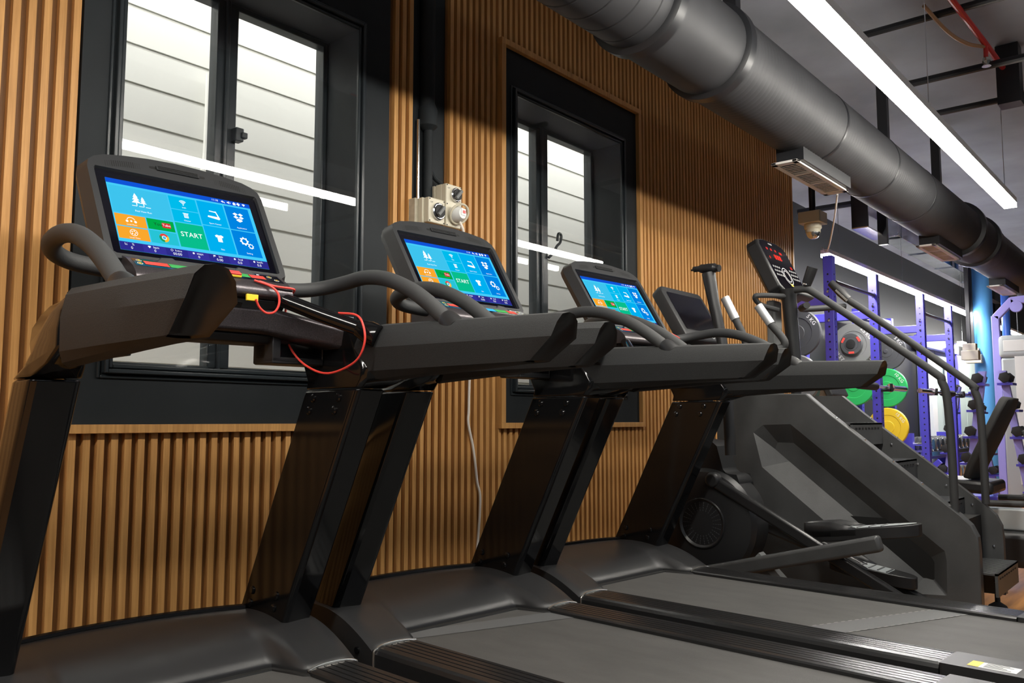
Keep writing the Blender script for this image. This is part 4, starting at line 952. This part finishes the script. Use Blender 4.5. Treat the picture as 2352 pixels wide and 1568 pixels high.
# ------------------------------------------------------------------ dumbbell rack and dumbbells
R = thing('dumbbell_rack', 'long two tier blue dumbbell rack behind the power racks', 'dumbbell rack', (14, 2.9, 0))
for z, y in ((.50, 2.93), (.12, 2.88)):
    MB().box(11.2, 16.8, y-.21, y-.16, z-.02, z+.03, 'steel').box(11.2, 16.8, y+.10, y+.15, z, z+.05, 'steel').build('shelf_rail', R)
    MB().box(11.2, 16.8, y-.18, y+.14, z-.06, z-.03, 'blue').build('shelf', R)
for x in (11.3, 13.0, 14.8, 16.7):
    MB().box(x-.04, x+.04, 2.95, 3.08, 0, .75, 'blue').bar((x, 2.66, .42), (x, 3.0, .10), .06, .06, 'blue').box(x-.04, x+.04, 2.6, 3.08, 0, .06, 'blue').build('rack_leg', R)
def dumbbell0(r, L):
    R = thing('dumbbell', '', 'dumbbell', (0, 0, 0), 'dumbbells on the two tier rack')
    for s in (-1, 1):
        b = MB(); b.lathe([(r*.5, s*.07), (r, s*.078), (r, s*(L-.012)), (r*.85, s*L), (.02, s*L)], (0, 0, 0), (0, 1, 0), 16, 'plate_black'); b.build('head', R)
        b = MB(); b.lathe([(r*.9, s*(L-.006)), (r*.82, s*(L+.004)), (.01, s*(L+.004))], (0, 0, 0), (0, 1, 0), 16, 'steel'); b.build('head_badge', R)
    MB().cyl((0, -.075, 0), (0, .075, 0), .016, 10, mt='steel').build('handle', R)
    return R
D = dumbbell0(.085, .16); first = True
for tier, (z, y, nm) in enumerate(((.615, 2.90, 'upper'), (.235, 2.86, 'lower'))):
    for i in range(24):
        d = D if first else copy_tree(D); first = False
        d.location = (11.35+.228*i, y, z); d['label'] = 'black dumbbell with bright end badge in the %s tier of the rack' % nm; d['group'] = 'dumbbells in the %s tier of the rack' % nm

# dumbbell trees
def tree(x, y, label, h=1.35):
    R = thing('dumbbell_tree', label, 'dumbbell rack', (x, y, 0), 'blue dumbbell trees')
    b = MB()
    for s in (-1, 1): b.prism([(y+s*.30, .05), (y+s*.24, .05), (y+s*.05, h), (y+s*.11, h)] if s > 0 else [(y-.24, .05), (y-.30, .05), (y-.11, h), (y-.05, h)], 'x', x-.03, x+.03, 'violet')
    b.build('side_plate', R)
    MB().box(x-.25, x+.25, y-.32, y+.32, 0, .06, 'blue').build('base', R)
    n = 0
    for i in range(5):
        z = .30+i*.235; w = .26-.038*i
        for s in (-1, 1): MB().box(x-.10, x+.10, y+s*w-.06, y+s*w+.06, z-.02, z, 'blue').build('cradle', R)
    return [(x, y+s*(.26-.038*i), .30+i*.235) for i in range(5) for s in (-1, 1)]
sp = tree(8.6, 1.56, 'blue triangular dumbbell tree right of the bright blue column')+tree(11.08, 2.30, 'blue triangular dumbbell tree behind the handrail, farther off', 1.3)[:10]
d0 = thing('small_dumbbell', '', 'dumbbell', (0, 0, 0))
for s in (-1, 1):
    b = MB(); b.lathe([(.03, s*.05), (.048, s*.056), (.048, s*.115), (.035, s*.12)], (0, 0, 0), (1, 0, 0), 6, 'rubber'); b.build('head', d0)
MB().cyl((-.055, 0, 0), (.055, 0, 0), .012, 8, mt='steel').build('handle', d0)
for i, p in enumerate(sp):
    d = d0 if i == 0 else copy_tree(d0); d.location = (p[0], p[1], p[2]+.047)
    near = i < 10; d['label'] = 'small black hex dumbbell on the '+('near' if near else 'far')+' blue dumbbell tree, row %s' % ['one', 'two', 'three', 'four', 'five'][(i % 10)//2]+' from the floor'
    d['group'] = 'small dumbbells, '+('near' if near else 'far')+' tree row '+['one', 'two', 'three', 'four', 'five'][(i % 10)//2]

# ------------------------------------------------------------------ machines far right
R = thing('cable_machine', 'grey and white weight stack machine with pale violet frame at the right edge', 'weight machine', (9.6, 1.55, 0))
b = MB(); ya, yb = 1.69, .6
b.bar((9.6, ya, 0), (9.6, ya, 1.95), .07, .07, 'violet').bar((9.6, ya, 1.93), (9.6, ya-.16, 2.10), .07, .07, 'violet').bar((9.6, ya-.14, 2.09), (9.6, yb, 2.14), .07, .07, 'violet'); b.build('frame', R, bevel=.006)
MB().lathe([(.055, -.02), (.06, 0), (.055, .02)], (9.58, 1.50, 2.03), (1, 0, 0), 24, 'violet').build('pulley', R)
MB().box(9.45, 9.70, 1.24, 1.655, 1.52, 1.74, 'grey').build('shroud_top', R, bevel=.04, seg=4)
MB().box(9.445, 9.46, 1.29, 1.61, 1.58, 1.69, 'offwhite').build('shroud_badge', R, bevel=.004)
MB().box(9.47, 9.70, 1.26, 1.64, .05, 1.52, 'grey').build('shroud_side', R, bevel=.02)
MB().box(9.455, 9.475, 1.40, 1.52, .30, 1.53, 'offwhite').build('shroud_strip', R)
MB().cyl((9.58, 1.50, 1.97), (9.58, 1.50, 1.74), .004, 6, mt='steel').build('cable', R)
R = thing('crossover_machine', 'blue cable crossover frame with round pulley seen beyond the far rack', 'weight machine', (13, 3.0, 0))
MB().box(12.6, 12.68, 3.13, 3.2, 0, 2.1, 'blue').box(14.6, 14.68, 3.13, 3.2, 0, 2.1, 'blue').box(12.5, 14.7, 3.12, 3.2, 1.93, 2.08, 'blue').build('frame', R)
MB().lathe([(.07, -.02), (.075, 0), (.07, .02)], (13.9, 3.10, 1.92), (0, 1, 0), 20, 'blue').build('pulley', R)
MB().box(13.0, 13.25, 3.12, 3.2, .1, 1.80, 'offwhite').build('weight_guide', R); MB().box(14.1, 14.35, 3.12, 3.2, .1, 1.75, 'offwhite').build('weight_guide', R)
tag(MB().lathe([(.12, 0), (.12, ZC)], (12.4, 2.33, 0), (0, 0, 1), 24, 'skyblue').build('round_column'), 'blue round column right of the far rack, blue light put into its colour', 'column')
tag(MB().lathe([(.05, 0), (.05, ZC)], (12.6, 2.10, 0), (0, 0, 1), 16, 'deepblue').build('riser_pipe'), 'thin blue riser pipe right of the round column', 'pipe')
for k, (x, y, z, lab) in enumerate(((10.9, 2.20, 1.66, 'cream socket box hung from black ceiling pole left of the blue column'), (12.2, 2.42, 1.70, 'cream socket box farther off between the rack and the hanging box'))):
    R = thing('pendant_socket', lab, 'socket box', (x, y, z), 'cream pendant sockets')
    MB().box(x-.06, x+.06, y-.10, y+.08, z-.06, z+.05, 'cream').box(x-.05, x+.05, y-.075, y+.065, z+.05, z+.13, 'cream').build('socket_body', R, bevel=.005)
    MB().box(x-.02, x+.02, y-.02, y+.02, z+.13, ZC, 'duct_edge').build('drop_pole', R)
R = thing('exit_sign', 'green exit sign glowing behind the far rack', 'sign', (16.5, 3.1, 1.9))
b = MB(); b.box(16.6, 16.64, 3.70-.0-.0 if False else 2.98, 3.22, 1.98, 2.13, 'green_sign'); b.build('sign_box', R)
vs, fs = text_mesh('EXIT', .075); b = MB(); b.add([(16.597, 3.10-v.x, 2.055+v.y) for v in vs], fs, 'print'); b.build('sign_lettering', R, recalc=False)
b = MB()
for i in range(4): b.box(12.75+i*.95, 13.66+i*.95, 3.225, 3.245, .25, 1.95, 'panel_green')
struct(b.build('trim_3'))
tag(MB().box(6.575, 6.60, 2.62, 2.75, 2.0, 2.17, 'white_metal').build('wall_sensor'), 'small white sensor on the end of the slat wall', 'sensor')

# ------------------------------------------------------------------ world, camera, view
w = bpy.data.worlds.new('world'); SC.world = w; w.use_nodes = True
bg = w.node_tree.nodes['Background']; bg.inputs[0].default_value = (1, .99, .95, 1); bg.inputs[1].default_value = 5.4
cam = bpy.data.cameras.new('camera'); co = bpy.data.objects.new('camera', cam); COL.objects.link(co)
yaw, pit = math.radians(50.25), math.radians(5.25)
f = Vector((math.sin(yaw)*math.cos(pit), math.cos(yaw)*math.cos(pit), math.sin(pit)))
co.location = (0, 0, .917); co.rotation_euler = f.to_track_quat('-Z', 'Y').to_euler()
cam.sensor_width = 36; cam.lens = 36*1955/2352; cam.clip_start = .05
SC.camera = co
vs_ = SC.view_settings; vs_.view_transform = 'Standard'; vs_.look = 'None'; vs_.exposure = 0; vs_.gamma = 1; vs_.use_curve_mapping = False
SC.cycles.max_bounces = 8; SC.cycles.diffuse_bounces = 5; SC.cycles.glossy_bounces = 4; SC.cycles.transparent_max_bounces = 12
SC.cycles.sample_clamp_indirect = 8; SC.cycles.use_denoising = True
